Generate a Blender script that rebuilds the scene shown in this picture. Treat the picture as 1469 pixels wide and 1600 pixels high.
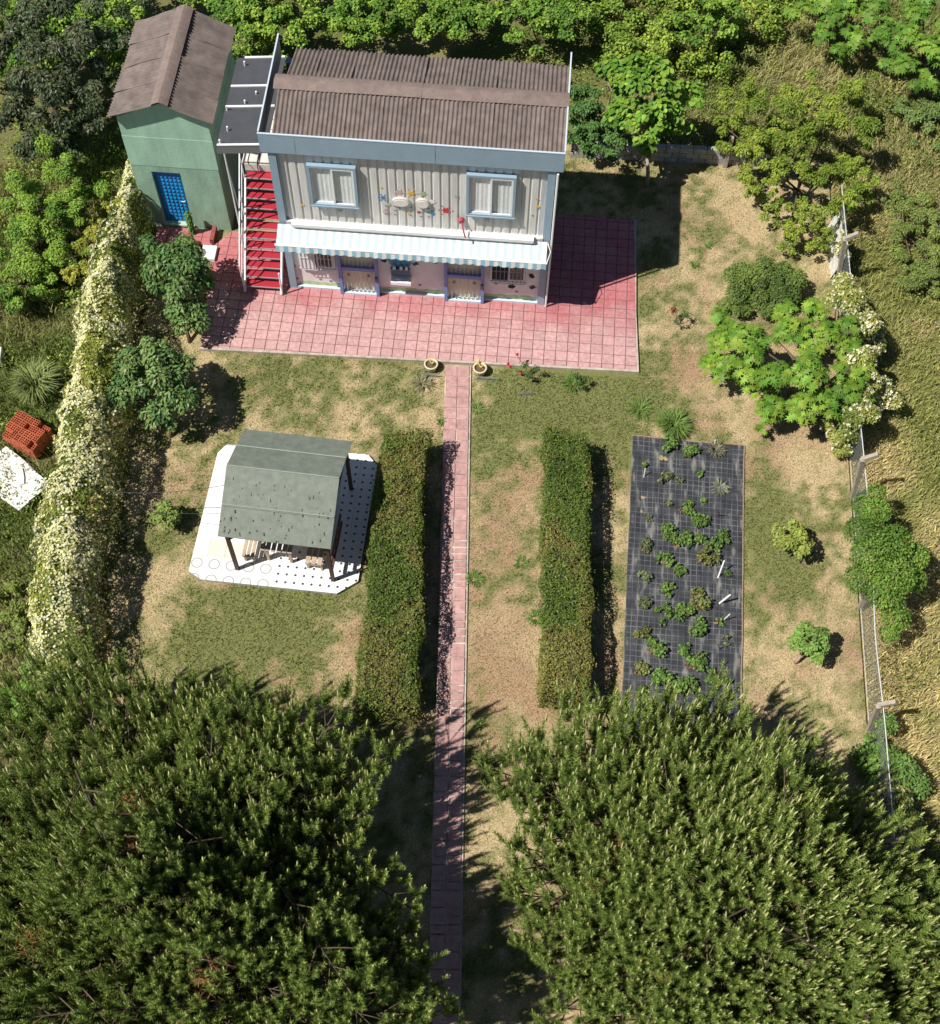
import bpy, math, random
import numpy as np
from mathutils import Vector, Matrix
for o in list(bpy.data.objects): bpy.data.objects.remove(o)
S = bpy.context.scene; COL = S.collection
PI = math.pi

# ---------------------------------------------------------------- camera
CAM = np.array([-3.0605521, -22.1064117, 30.5166785])
RT = np.array([0.99666942, 0.08102856, 0.00918946])
UP = np.array([-0.07518986, 0.86948487, 0.48820339])
FW = np.array([-0.03156832, 0.48726834, -0.8726815])
FPX = 2056.5865
cam_d = bpy.data.cameras.new('camera'); cam = bpy.data.objects.new('camera', cam_d); COL.objects.link(cam)
cam_d.sensor_fit = 'VERTICAL'; cam_d.sensor_height = 24; cam_d.sensor_width = 24
cam_d.lens = FPX/1600*24; cam_d.clip_end = 3000; cam_d.clip_start = .5
cam.matrix_world = Matrix(((RT[0], UP[0], -FW[0], CAM[0]), (RT[1], UP[1], -FW[1], CAM[1]), (RT[2], UP[2], -FW[2], CAM[2]), (0, 0, 0, 1)))
S.camera = cam
S.render.resolution_x = 940; S.render.resolution_y = 1024

# ---------------------------------------------------------------- light
SUNV = Vector((3.73, 1.98, -6.2)).normalized()
sd = bpy.data.lights.new('sun', 'SUN'); sd.energy = 5.0; sd.angle = math.radians(.5); sd.color = (1, .955, .87)
sun = bpy.data.objects.new('sun', sd); COL.objects.link(sun)
sun.rotation_euler = SUNV.to_track_quat('-Z', 'Y').to_euler(); sun.location = (-20, -12, 40)
wd = bpy.data.worlds.new('World'); S.world = wd; wd.use_nodes = True
nt = wd.node_tree; bg = nt.nodes['Background']
sky = nt.nodes.new('ShaderNodeTexSky'); sky.sky_type = 'NISHITA'; sky.sun_disc = False
sky.sun_elevation = math.asin(-SUNV.z); sky.air_density = .8; sky.dust_density = .2; sky.sun_rotation = math.atan2(-SUNV.x, -SUNV.y)
nt.links.new(sky.outputs[0], bg.inputs[0]); bg.inputs[1].default_value = .05
S.view_settings.view_transform = 'Standard'; S.view_settings.look = 'None'
S.view_settings.exposure = 0.35; S.view_settings.gamma = 1; S.view_settings.use_curve_mapping = False

# ---------------------------------------------------------------- helpers
rs = np.random.RandomState(7); random.seed(7)
def at(px, py, z=0.):
    """world point at height z seen at a point of the photograph"""
    d = FW*FPX + RT*(px-734.5) - UP*(py-800.)
    return CAM + d*((z-CAM[2])/d[2])
def nrmz(a): return a/np.maximum(np.linalg.norm(a, axis=-1, keepdims=True), 1e-9)

def hsh(ix, iy, s):
    h = (ix.astype(np.int64)*374761393 + iy.astype(np.int64)*668265263 + s*1442695041) & 0x7fffffff
    h = ((h ^ (h >> 13))*1274126177) & 0x7fffffff
    return ((h ^ (h >> 16)) & 0xffff)/65535.
def vnoise(x, y, s=0):
    x = np.asarray(x, float); y = np.asarray(y, float)
    ix = np.floor(x); iy = np.floor(y); fx = x-ix; fy = y-iy
    fx = fx*fx*(3-2*fx); fy = fy*fy*(3-2*fy)
    a = hsh(ix, iy, s); b = hsh(ix+1, iy, s); c = hsh(ix, iy+1, s); d = hsh(ix+1, iy+1, s)
    return (a*(1-fx)+b*fx)*(1-fy)+(c*(1-fx)+d*fx)*fy
def fbm(x, y, sc=1., o=4, s=0):
    v = 0; a = .5; t = 0
    for i in range(o):
        v = v+a*vnoise(x*sc+17.3*i, y*sc-9.1*i, s+i); t += a; a *= .55; sc *= 2.05
    return v/t

MATS = {}
def mat(name, col, rough=.7, var=.0, vscale=6., bump=0., bscale=30., metal=0., col2=None, detail=6., spec=.5, obj_var=0., stretch=None):
    if name in MATS: return MATS[name]
    m = bpy.data.materials.new(name); m.use_nodes = True; N = m.node_tree; b = N.nodes['Principled BSDF']
    b.inputs['Roughness'].default_value = rough; b.inputs['Metallic'].default_value = metal
    b.inputs['Specular IOR Level'].default_value = spec
    c = (*col, 1)
    src = None
    if var or col2:
        tc = N.nodes.new('ShaderNodeNewGeometry'); no = N.nodes.new('ShaderNodeTexNoise')
        no.inputs['Scale'].default_value = vscale; no.inputs['Detail'].default_value = detail; no.inputs['Roughness'].default_value = .65
        if stretch:
            vm = N.nodes.new('ShaderNodeVectorMath'); vm.operation = 'MULTIPLY'; vm.inputs[1].default_value = stretch; N.links.new(tc.outputs['Position'], vm.inputs[0]); N.links.new(vm.outputs[0], no.inputs['Vector'])
        else: N.links.new(tc.outputs['Position'], no.inputs['Vector'])
        r = N.nodes.new('ShaderNodeValToRGB'); r.color_ramp.elements[0].position = .32; r.color_ramp.elements[1].position = .68
        c2 = col2 if col2 else tuple(min(1, x*(1+var)) for x in col)
        c1 = col if col2 else tuple(x*(1-var) for x in col)
        r.color_ramp.elements[0].color = (*c1, 1); r.color_ramp.elements[1].color = (*c2, 1)
        N.links.new(no.outputs['Fac'], r.inputs[0]); src = r.outputs[0]
    if obj_var:
        oi = N.nodes.new('ShaderNodeObjectInfo'); mp = N.nodes.new('ShaderNodeMapRange')
        mp.inputs['To Min'].default_value = 1-obj_var; mp.inputs['To Max'].default_value = 1+obj_var
        N.links.new(oi.outputs['Random'], mp.inputs['Value'])
        mx = N.nodes.new('ShaderNodeVectorMath'); mx.operation = 'SCALE'
        if src: N.links.new(src, mx.inputs[0])
        else: mx.inputs[0].default_value = col
        N.links.new(mp.outputs[0], mx.inputs['Scale']); src = mx.outputs[0]
    if src: N.links.new(src, b.inputs['Base Color'])
    else: b.inputs['Base Color'].default_value = c
    if bump:
        tc = N.nodes.new('ShaderNodeNewGeometry'); no = N.nodes.new('ShaderNodeTexNoise')
        no.inputs['Scale'].default_value = bscale; no.inputs['Detail'].default_value = 5
        N.links.new(tc.outputs['Position'], no.inputs['Vector'])
        bp = N.nodes.new('ShaderNodeBump'); bp.inputs['Strength'].default_value = bump; bp.inputs['Distance'].default_value = .02
        N.links.new(no.outputs['Fac'], bp.inputs['Height']); N.links.new(bp.outputs[0], b.inputs['Normal'])
    MATS[name] = m; return m
def colmat(name, rough=.6, trans=.0, fine=0., fscale=40.):
    """base colour from the mesh's own colour attribute"""
    if name in MATS: return MATS[name]
    m = bpy.data.materials.new(name); m.use_nodes = True; N = m.node_tree; b = N.nodes['Principled BSDF']
    b.inputs['Roughness'].default_value = rough; b.inputs['Specular IOR Level'].default_value = .2
    a = N.nodes.new('ShaderNodeAttribute'); a.attribute_name = 'Col'; src = a.outputs['Color']
    if fine:
        g = N.nodes.new('ShaderNodeNewGeometry'); no = N.nodes.new('ShaderNodeTexNoise'); no.inputs['Scale'].default_value = fscale
        no.inputs['Detail'].default_value = 8; no.inputs['Roughness'].default_value = .75
        N.links.new(g.outputs['Position'], no.inputs['Vector'])
        mp = N.nodes.new('ShaderNodeMapRange'); mp.inputs['From Min'].default_value = .3; mp.inputs['From Max'].default_value = .7
        mp.inputs['To Min'].default_value = 1-fine; mp.inputs['To Max'].default_value = 1+fine
        N.links.new(no.outputs['Fac'], mp.inputs['Value'])
        mx = N.nodes.new('ShaderNodeVectorMath'); mx.operation = 'SCALE'
        N.links.new(src, mx.inputs[0]); N.links.new(mp.outputs[0], mx.inputs['Scale']); src = mx.outputs[0]
        bp = N.nodes.new('ShaderNodeBump'); bp.inputs['Strength'].default_value = .6; bp.inputs['Distance'].default_value = .03
        N.links.new(no.outputs['Fac'], bp.inputs['Height']); N.links.new(bp.outputs[0], b.inputs['Normal'])
    N.links.new(src, b.inputs['Base Color'])
    if trans:
        t = N.nodes.new('ShaderNodeBsdfTranslucent'); mxs = N.nodes.new('ShaderNodeMixShader'); mxs.inputs[0].default_value = trans
        N.links.new(src, t.inputs['Color']); N.links.new(b.outputs[0], mxs.inputs[1]); N.links.new(t.outputs[0], mxs.inputs[2])
        N.links.new(mxs.outputs[0], N.nodes['Material Output'].inputs['Surface'])
    MATS[name] = m; return m

ORG = {}   # name -> (origin, rz) of every thing
def to_local(o, v):
    (ox, oy, oz), rz = ORG[o.name]
    c, s = math.cos(-rz), math.sin(-rz); v = np.asarray(v, float) - (ox, oy, oz)
    return np.stack([c*v[:, 0]-s*v[:, 1], s*v[:, 0]+c*v[:, 1], v[:, 2]], 1)
def tag(o, label=None, cat=None, group=None, kind=None):
    if label: o['label'] = label
    if cat: o['category'] = cat
    if group: o['group'] = group
    if kind: o['kind'] = kind
    return o
def thing(name, label, cat, loc=(0, 0, 0), rz=0., group=None, kind=None):
    o = bpy.data.objects.new(name, None); COL.objects.link(o); o.location = loc; o.rotation_euler = (0, 0, rz)
    o.empty_display_size = .3
    ORG[o.name] = (tuple(loc), rz); return tag(o, label, cat, group, kind)
def link(name, me, parent=None, loc=None, rz=None):
    """link a mesh whose coordinates are already local to its root thing (or to itself)"""
    o = bpy.data.objects.new(name, me); COL.objects.link(o)
    if loc is not None: o.location = loc
    if rz is not None: o.rotation_euler = (0, 0, rz)
    if parent is not None:
        o.parent = parent; ORG[o.name] = ORG[parent.name]
    else: ORG[o.name] = ((0, 0, 0), 0.)
    return o
def smooth(o):
    for p in o.data.polygons: p.use_smooth = True
    return o

class MB:
    """collects faces in world coordinates (or in a frame M) and links them as ONE mesh"""
    def __init__(s, M=None): s.v = []; s.f = []; s.M = M
    def add(s, vs, fs):
        n = len(s.v)
        if s.M is not None: vs = [tuple(s.M @ Vector(p)) for p in vs]
        s.v += [tuple(map(float, p)) for p in vs]; s.f += [tuple(i+n for i in f) for f in fs]; return s
    def box(s, a, b):
        x0, y0, z0 = a; x1, y1, z1 = b
        return s.add([(x0, y0, z0), (x1, y0, z0), (x1, y1, z0), (x0, y1, z0), (x0, y0, z1), (x1, y0, z1), (x1, y1, z1), (x0, y1, z1)],
                     [(0, 3, 2, 1), (4, 5, 6, 7), (0, 1, 5, 4), (1, 2, 6, 5), (2, 3, 7, 6), (3, 0, 4, 7)])
    def tube(s, pts, r, n=6, cap=True):
        pts = [Vector(p) for p in pts]; m = len(pts)
        if not hasattr(r, '__len__'): r = [r]*m
        base = len(s.v); vs = []
        for i, p in enumerate(pts):
            d = (pts[min(i+1, m-1)]-pts[max(i-1, 0)]).normalized()
            u = d.cross(Vector((0, 0, 1))); u = u.normalized() if u.length > 1e-3 else Vector((1, 0, 0)); w = d.cross(u)
            for k in range(n):
                a = 2*PI*k/n; vs.append(p+(u*math.cos(a)+w*math.sin(a))*r[i])
        fs = [(i*n+k, i*n+(k+1) % n, (i+1)*n+(k+1) % n, (i+1)*n+k) for i in range(m-1) for k in range(n)]
        if cap: fs += [tuple(range(n-1, -1, -1)), tuple((m-1)*n+k for k in range(n))]
        return s.add(vs, fs)
    def bar(s, a, b, w, h):
        """rectangular bar from a to b, width w (horizontal), height h"""
        a, b = Vector(a), Vector(b); d = (b-a).normalized()
        u = d.cross(Vector((0, 0, 1))); u = u.normalized() if u.length > 1e-3 else Vector((1, 0, 0)); v = u.cross(d)
        u *= w/2; v *= h/2
        return s.add([a-u-v, a+u-v, a+u+v, a-u+v, b-u-v, b+u-v, b+u+v, b-u+v],
                     [(0, 1, 2, 3), (7, 6, 5, 4), (0, 4, 5, 1), (1, 5, 6, 2), (2, 6, 7, 3), (3, 7, 4, 0)])
    def prism(s, poly, z0, z1, inset=0.):
        n = len(poly); cx = sum(p[0] for p in poly)/n; cy = sum(p[1] for p in poly)/n
        top = [(x, y) for x, y in poly]
        if inset:
            top = []
            for x, y in poly:
                d = math.hypot(x-cx, y-cy) or 1; k = 1-inset*1.4/d; top.append((cx+(x-cx)*k, cy+(y-cy)*k))
            vs = [(x, y, z0) for x, y in poly]+[(x, y, z1-inset) for x, y in poly]+[(x, y, z1) for x, y in top]
            fs = [tuple(range(2*n, 3*n))]+[(i, (i+1) % n, n+(i+1) % n, n+i) for i in range(n)]+[(n+i, n+(i+1) % n, 2*n+(i+1) % n, 2*n+i) for i in range(n)]
        else:
            vs = [(x, y, z0) for x, y in poly]+[(x, y, z1) for x, y in poly]
            fs = [tuple(range(n, 2*n)), tuple(range(n-1, -1, -1))]+[(i, (i+1) % n, n+(i+1) % n, n+i) for i in range(n)]
        return s.add(vs, fs)
    def disc_y(s, x, y, z, rx, rz, t=.01, n=14, star=0.):
        """flat disc facing -y at depth y, thickness t"""
        ring = []
        for k in range(n):
            a = 2*PI*k/n; q = 1-star*(k % 2); ring.append((x+rx*q*math.cos(a), z+rz*q*math.sin(a)))
        vs = [(a, y-t, b) for a, b in ring]+[(a, y, b) for a, b in ring]
        return s.add(vs, [tuple(range(n))]+[(i, n+i, n+(i+1) % n, (i+1) % n) for i in range(n)])
    def build(s, name, m, parent=None, world=True):
        me = bpy.data.meshes.new(name); v = s.v
        if parent is not None and world: v = to_local(parent, v).tolist()
        me.from_pydata(v, [], s.f); me.update(); me.materials.append(m)
        return link(name, me, parent)

def npmesh(name, V, Tr, m, parent=None, cols=None):
    V = np.asarray(V, float).reshape(-1, 3); Tr = np.asarray(Tr).reshape(-1, 3)
    if parent is not None: V = to_local(parent, V)
    me = bpy.data.meshes.new(name); nT = len(Tr)
    me.vertices.add(len(V)); me.vertices.foreach_set('co', V.astype(np.float32).ravel())
    me.loops.add(nT*3); me.loops.foreach_set('vertex_index', Tr.astype(np.int32).ravel())
    me.polygons.add(nT); me.polygons.foreach_set('loop_start', np.arange(0, nT*3, 3, dtype=np.int32))
    try: me.polygons.foreach_set('loop_total', np.full(nT, 3, dtype=np.int32))
    except Exception: pass
    me.update(calc_edges=True)
    if cols is not None:
        a = me.color_attributes.new('Col', 'FLOAT_COLOR', 'POINT')
        c = np.ones((len(V), 4), np.float32); c[:, :3] = cols; a.data.foreach_set('color', c.ravel())
    me.materials.append(m)
    return link(name, me, parent)

# leaf templates: x across, y along, z normal
def fan(out):  # outline fan around a centre vertex
    n = len(out); return np.array([(0, .0, .04)]+out), np.array([(0, 1+i, 1+(i+1) % n) for i in range(n)])
T_LEAF = (np.array([(0, -.5, 0), (.24, 0, .06), (0, .5, 0), (-.24, 0, .06)]), np.array([(0, 1, 2), (0, 2, 3)]))
T_WIDE = (np.array([(0, -.5, 0), (.4, -.15, .07), (.3, .3, .03), (0, .55, -.08), (-.3, .3, .03), (-.4, -.15, .07)]),
          np.array([(0, 1, 2), (0, 2, 3), (0, 3, 4), (0, 4, 5)]))
T_FIG = fan([(0, -.42, 0), (.34, -.36, -.05), (.17, -.1, 0), (.52, .05, -.08), (.17, .14, 0), (.34, .48, -.07), (.09, .26, 0), (0, .66, -.08),
             (-.09, .26, 0), (-.34, .48, -.07), (-.17, .14, 0), (-.52, .05, -.08), (-.17, -.1, 0), (-.34, -.36, -.05)])
T_FLOWER = (np.array([(0, 0, 0), (.5, .1, .1), (.1, .5, .1), (-.5, .12, .1), (-.42, -.3, .1), (.1, -.5, .1), (.45, -.3, .1)]),
            np.array([(0, 1, 2), (0, 2, 3), (0, 4, 5), (0, 5, 6)]))
def place(tpl, pos, nr, size, col, tdir=None):
    """instances of a template at pos with normal nr -> verts, tris, vertex colours"""
    tv, tt = tpl; n = len(pos); k = len(tv)
    if n == 0: return np.zeros((0, 3)), np.zeros((0, 3), int), np.zeros((0, 3))
    nr = nrmz(nr)
    t = rs.normal(size=(n, 3)) if tdir is None else tdir+rs.normal(size=(n, 3))*.25
    t = nrmz(t-nr*(t*nr).sum(1, keepdims=True)); b = np.cross(t, nr)
    s = np.broadcast_to(np.asarray(size, float), (n,))[:, None, None]
    V = pos[:, None, :]+s*(tv[None, :, 0, None]*b[:, None, :]+tv[None, :, 1, None]*t[:, None, :]+tv[None, :, 2, None]*nr[:, None, :])
    Tr = tt[None]+(np.arange(n)*k)[:, None, None]
    return V.reshape(-1, 3), Tr.reshape(-1, 3), np.repeat(np.broadcast_to(col, (n, 3)), k, 0)
def merge(parts):
    Vs, Ts, Cs = [], [], []; o = 0
    for V, Tr, C in parts:
        Vs.append(V); Ts.append(Tr+o); Cs.append(C); o += len(V)
    return np.concatenate(Vs), np.concatenate(Ts), np.concatenate(Cs)
def blob_pts(blobs, dens, low=-.45, jit=.10):
    P, Nn = [], []
    for (x, y, z, rx, ry, rz) in blobs:
        n = max(6, int(dens*4*PI*((rx*ry+rx*rz+ry*rz)/3)*.72))
        d = nrmz(rs.normal(size=(int(n*1.5), 3))); d = d[d[:, 2] > low][:n]
        q = 1-np.abs(rs.normal(size=(len(d), 1)))*jit*1.6+.05
        P.append(np.array([x, y, z])+d*q*[rx, ry, rz]); Nn.append(nrmz(d/[rx, ry, rz]))
    P = np.concatenate(P); Nn = np.concatenate(Nn)
    k = P[:, 2] > .02
    return P[k], Nn[k]
def leaf_cols(base, P, var=.3, patch=.25, base2=None, psc=1.5, seed=3):
    n = len(P); f = fbm(P[:, 0]+P[:, 2]*.7, P[:, 1]-P[:, 2]*.5, psc, 3, seed)
    c = np.array(base)[None]*np.ones((n, 1))
    if base2 is not None:
        w = np.clip((f-.4)*5+rs.normal(size=n)*.25, 0, 1)[:, None]; c = c*(1-w)+np.array(base2)*w
    v = 1.32*(1+var*rs.uniform(-1, 1, n))*(1+patch*(f-.5)*2)
    c = c*v[:, None]; c[:, 0] *= 1+.2*rs.uniform(-1, 1, n); return np.clip(c, .004, .9)
LEAFM = colmat('leaf', .5, .22); LEAFG = colmat('glossy_leaf', .38, .15); GRASSM = colmat('grass_blade', .65, .15); FLOWM = colmat('blossom', .6, .2)
NEEDM = colmat('pine_needle', .5, .12)
BARK = mat('bark', (.12, .09, .06), .9, .35, 9, .6, 25)
BARKP = mat('pine_bark', (.085, .06, .042), .9, .35, 9, .6, 25)
TWIG = mat('pale_twig', (.42, .34, .26), .8)
def tpl_area(tpl):
    v, t = tpl; a = v[t[:, 1]]-v[t[:, 0]]; b = v[t[:, 2]]-v[t[:, 0]]; return float(np.linalg.norm(np.cross(a, b), axis=1).sum()/2)
COVER = 1.2
def foliage(name, blobs, dens, tpl, size, col, parent=None, col2=None, up=.5, rnd=.55, m=None, var=.3, jit=.2, patch=.25, low=-.45, kind='stuff', svar=.3, psc=1.5, cov=1.):
    dens = max(dens, COVER*cov/(size*size*tpl_area(tpl)))
    P, Nn = blob_pts(blobs, dens, low, jit)
    nr = Nn*.6+np.array([-.15, -.05, up+.15])+rs.normal(size=P.shape)*rnd*.62
    sz = size*(1+svar*rs.uniform(-1, 1, len(P)))
    down = np.array([0, 0, -1.])+Nn*.8
    V, Tr, C = place(tpl, P, nr, sz, leaf_cols(col, P, var, patch, col2, psc), tdir=down*np.ones((len(P), 1)))
    o = npmesh(name, V, Tr, m or LEAFM, parent, C)
    if kind: o['kind'] = kind
    return o
def clumps(c, R, n, r, flat=.8, lo=-.25):
    """sub-blobs over an ellipsoid: centre c, radii R"""
    out = []
    for i in range(n):
        zc = lo+(1-lo)*((i+.5)/n); a = i*2.39996+rs.uniform(-.4, .4); q = math.sqrt(max(0, 1-zc*zc))
        rr = r*rs.uniform(.7, 1.3); k = rs.uniform(.72, 1.08)
        out.append((c[0]+R[0]*q*math.cos(a)*k, c[1]+R[1]*q*math.sin(a)*k, c[2]+R[2]*zc*k, rr, rr, rr*flat))
    return out
def limbs(parent, base, tips, r0, mm=BARK, name='trunk', fork=.35):
    mb = MB(); b = Vector(base); c = sum((Vector(t) for t in tips), Vector())/len(tips)
    f = b.lerp(c, fork); mid = b.lerp(f, .5)+Vector((rs.uniform(-.05, .05), rs.uniform(-.05, .05), 0))
    mb.tube([b+Vector((0, 0, -.05)), mid, f], [r0*1.15, r0*.9, r0*.75], 7)
    for t in tips:
        t = Vector(t); q = f.lerp(t, .5)+Vector((rs.uniform(-.1, .1), rs.uniform(-.1, .1), rs.uniform(.0, .15)))
        mb.tube([f-(q-f)*.1, q, t], [r0*.55, r0*.35, r0*.12], 5)
    return smooth(mb.build(name, mm, parent))

def clip_poly(poly, clipper):
    """convex clip (both counter-clockwise)"""
    out = list(poly); n = len(clipper)
    for i in range(n):
        a, b = clipper[i], clipper[(i+1) % n]; inp = out; out = []
        if not inp: return []
        side = lambda p: (b[0]-a[0])*(p[1]-a[1])-(b[1]-a[1])*(p[0]-a[0])
        for j in range(len(inp)):
            p, q = inp[j], inp[(j+1) % len(inp)]; sp, sq = side(p), side(q)
            if sp >= 0: out.append(p)
            if sp*sq < 0:
                t = sp/(sp-sq); out.append((p[0]+(q[0]-p[0])*t, p[1]+(q[1]-p[1])*t))
    return out
def area(p): return abs(sum(p[i][0]*p[(i+1) % len(p)][1]-p[(i+1) % len(p)][0]*p[i][1] for i in range(len(p))))/2

# ---------------------------------------------------------------- ground
def patches(x, y, L):
    v = np.zeros_like(x)
    for px, py, r, w in L:
        c = at(px, py); v += w*np.exp(-((x-c[0])**2+(y-c[1])**2)/(2*r*r))
    return v
GREENS = [(480, 570, 1.1, .35), (620, 580, 1.2, .35), (850, 610, .9, .5), (930, 600, .9, .5), (800, 640, .8, .35), (940, 640, 1., .35), (1020, 620, .6, .35), (400, 960, 1.3, .5), (330, 1020, .9, .4),
          (480, 950, .8, .35), (580, 1000, .8, .1), (1190, 790, 1., .3), (1220, 880, .7, .3), (1000, 480, .5, .35), (1010, 560, .4, .35), (1100, 350, .7, .25), (770, 680, .5, .3), (750, 800, .3, .2), (760, 900, .3, .15),
          (930, 900, .4, .3), (820, 950, .3, .3), (250, 830, .8, .25), (430, 590, .6, .2), (1180, 1000, .7, .15), (1020, 400, .4, .3),
          (550, 640, 1.0, -.25), (250, 930, .9, -.4), (800, 1000, 1., -.35), (780, 830, .8, -.2), (820, 1080, .6, -.3), (1260, 1060, 1., -.2), (1150, 330, .8, -.3), (1270, 740, .8, -.25), (1100, 620, .7, -.25),
          (330, 590, .6, -.2), (230, 760, .7, -.2), (540, 990, .5, -.4), (940, 1050, .5, -.3), (1190, 560, .5, -.2)]
def lawn_col(x, y):
    g = fbm(x, y, .9, 4, 11)*.75+fbm(x, y, 4., 4, 5)*1.1-.93+patches(x, y, GREENS)*.85
    w = np.clip(g*2.6+.42, 0, 1)[:, None]
    straw = np.array([.52, .41, .235]); brown = np.array([.40, .275, .165]); green = np.array([.19, .205, .07])
    q = np.clip((fbm(x, y, .6, 3, 31)-.42)*4, 0, 1)[:, None]
    return (straw*(1-q)+brown*q)*(1-w)+green*w
def meadow_col(x, y):
    w = np.clip((fbm(x, y, .45, 4, 41)-.45)*5, 0, 1)[:, None]
    left = np.clip((-12-x)/2, 0, 1)[:, None]; top = (np.clip((y-4)/4, 0, 1)*.8)[:, None]; wet = np.maximum(left, top)
    dry = np.array([.64, .53, .25]); gr = np.array([.31, .32, .10]); lush = np.array([.13, .18, .04])
    c = dry*(1-w)+gr*w; l2 = lush*(1-.35*(1-w))+dry*.22*(1-w)
    return c*(1-wet*.85)+l2*wet*.85
GARDEN = [(-14.2, -24), (5.98, -24), (5.98, 8.6), (-3, 8.3), (-15.4, 7.5)]
def in_garden(x, y):
    return (x > -14.3-(y+8)*.045) & (x < 5.98) & (y < 8.3)
def grid(name, x0, x1, y0, y1, st, colf, zf, m, kind='structure'):
    xs = np.arange(x0, x1+1e-6, st); ys = np.arange(y0, y1+1e-6, st); X, Y = np.meshgrid(xs, ys); x = X.ravel(); y = Y.ravel()
    nx, ny = len(xs), len(ys); i = (np.arange(ny-1)[:, None]*nx+np.arange(nx-1)[None]).ravel()
    Tr = np.concatenate([np.stack([i, i+1, i+nx+1], 1), np.stack([i, i+nx+1, i+nx], 1)])
    o = npmesh(name, np.stack([x, y, zf(x, y)], 1), Tr, m, None, colf(x, y)); smooth_all(o); o['kind'] = kind; return o
def smooth_all(o): o.data.polygons.foreach_set('use_smooth', np.ones(len(o.data.polygons), bool))
GM = colmat('soil_and_grass', .9, 0, .6, 22.)
MB().add([(-900, -900, -.35), (900, -900, -.35), (900, 900, -.35), (-900, 900, -.35)], [(0, 1, 2, 3)]).build('far_ground', mat('far_field', (.22, .21, .08), .9, .4, .3)).__setitem__('kind', 'structure')
def zmeadow(x, y): return -.03+.05*(fbm(x, y, .5, 3, 77)-.5)-.012
grid('meadow_ground', -42, 34, -34, 38, .4, lambda x, y: meadow_col(x, y)*.5, lambda x, y: zmeadow(x, y)-.05, GM)
grid('lawn', -14.4, 6.0, -24, 8.6, .125, lambda x, y: lawn_col(x, y)*.82, lambda x, y: .012*(fbm(x, y, 1.2, 3, 9)-.5), GM)

def blades(name, x, y, z0, h, w, col, lean, m, label=None, cat=None, kind='stuff', seg=1):
    n = len(x); a = rs.uniform(0, 2*PI, n); ld = rs.uniform(0, 2*PI, n) if lean[1] is None else lean[1]+rs.normal(size=n)*1.1
    hh = h*rs.uniform(.55, 1.3, n); l = lean[0]*hh*rs.uniform(.3, 1.4, n)
    p = np.stack([x, y, np.full(n, z0)], 1); s = np.stack([np.cos(a), np.sin(a), 0*a], 1)*(w*rs.uniform(.6, 1.3, n))[:, None]
    d = np.stack([np.cos(ld)*l, np.sin(ld)*l, hh], 1)
    if seg == 1:
        V = np.stack([p-s, p+s, p+d], 1); Tr = np.arange(n*3).reshape(n, 3); k = 3
    else:
        mid = p+d*[.4, .4, .65]; V = np.stack([p-s*.7, p+s*.7, mid+s, mid-s, p+d*[1, 1, .95]], 1)
        Tr = (np.array([(0, 1, 2), (0, 2, 3), (3, 2, 4)])[None]+(np.arange(n)*5)[:, None, None]).reshape(-1, 3); k = 5
    o = npmesh(name, V.reshape(-1, 3), Tr, m, None, np.repeat(col, k, 0)); tag(o, label, cat, None, kind); return o
def not_paved(x, y):
    pav = ((x > -12.4) & (x < .2) & (y > -.40) & (y < 5.4) & ((y < 2.0) | (x > -2.7) | (x < -10)))
    pth = (np.abs(x-(-4.895+.0675*(-.29-y))) < .36) & (y < 0)
    pad = (x > -11.15) & (x < -6.9) & (y > -7.6) & (y < -3.7)
    mt = (x > .0) & (x < 3.0) & (y > -10.6) & (y < -2.4); hs = (x > -10) & (x < -2.6) & (y > 1.9)
    sh = (x < -12.1) & (y > 3.6) & (x > -14.6)
    return ~(pav | pth | pad | mt | hs | sh)
N = 330000
x = rs.uniform(-14.4, 5.95, N); y = rs.uniform(-18.5, 8.2, N); k = not_paved(x, y) & in_garden(x, y); x, y = x[k], y[k]
c = lawn_col(x, y)*(1+.5*rs.uniform(-1, 1, len(x)))[:, None]*(.75+.5*fbm(x, y, 7., 2, 61))[:, None]
gsel = c[:, 1] > c[:, 0]
hh = np.where(gsel, .075, .05)
blades('lawn_grass', x, y, -.01, hh*1.15, .013, c, (.9, None), GRASSM, 'patchy half dried mown grass of the garden, straw and green mixed', 'grass')

def meadow(n, x0, x1, y0, y1, h, w, lean, name, label, mul=1.):
    x = rs.uniform(x0, x1, n); y = rs.uniform(y0, y1, n); k = ~in_garden(x, y); x, y = x[k], y[k]
    f = fbm(x, y, 1.3, 3, 51); k = rs.uniform(0, 1, len(x)) < .35+f; x, y = x[k], y[k]
    c = meadow_col(x, y)*(1+.4*rs.uniform(-1, 1, len(x)))[:, None]*mul
    lean = (lean[0], lean[1]+5*(fbm(x, y, .35, 3, 33)-.5))
    return blades(name, x, y, -.08, h*(.5+.9*fbm(x, y, .8, 2, 8)), w, c, lean, GRASSM, label, 'grass', seg=2)
meadow(62000, 6.02, 11.5, -19, 9, .20, .012, (.6, .3), 'meadow_grass', 'tall dry yellow green grass of the field right of the wire fence')
meadow(40000, -22.5, -13.6, -13, 6, .34, .014, (.7, 2.6), 'weed_grass', 'tall green weeds and grass left of the flowering vine', .9)
meadow(30000, -1, 13, 8.3, 17, .28, .014, (.7, .9), 'verge_grass', 'rough green and dry grass behind the back wall')

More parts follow.
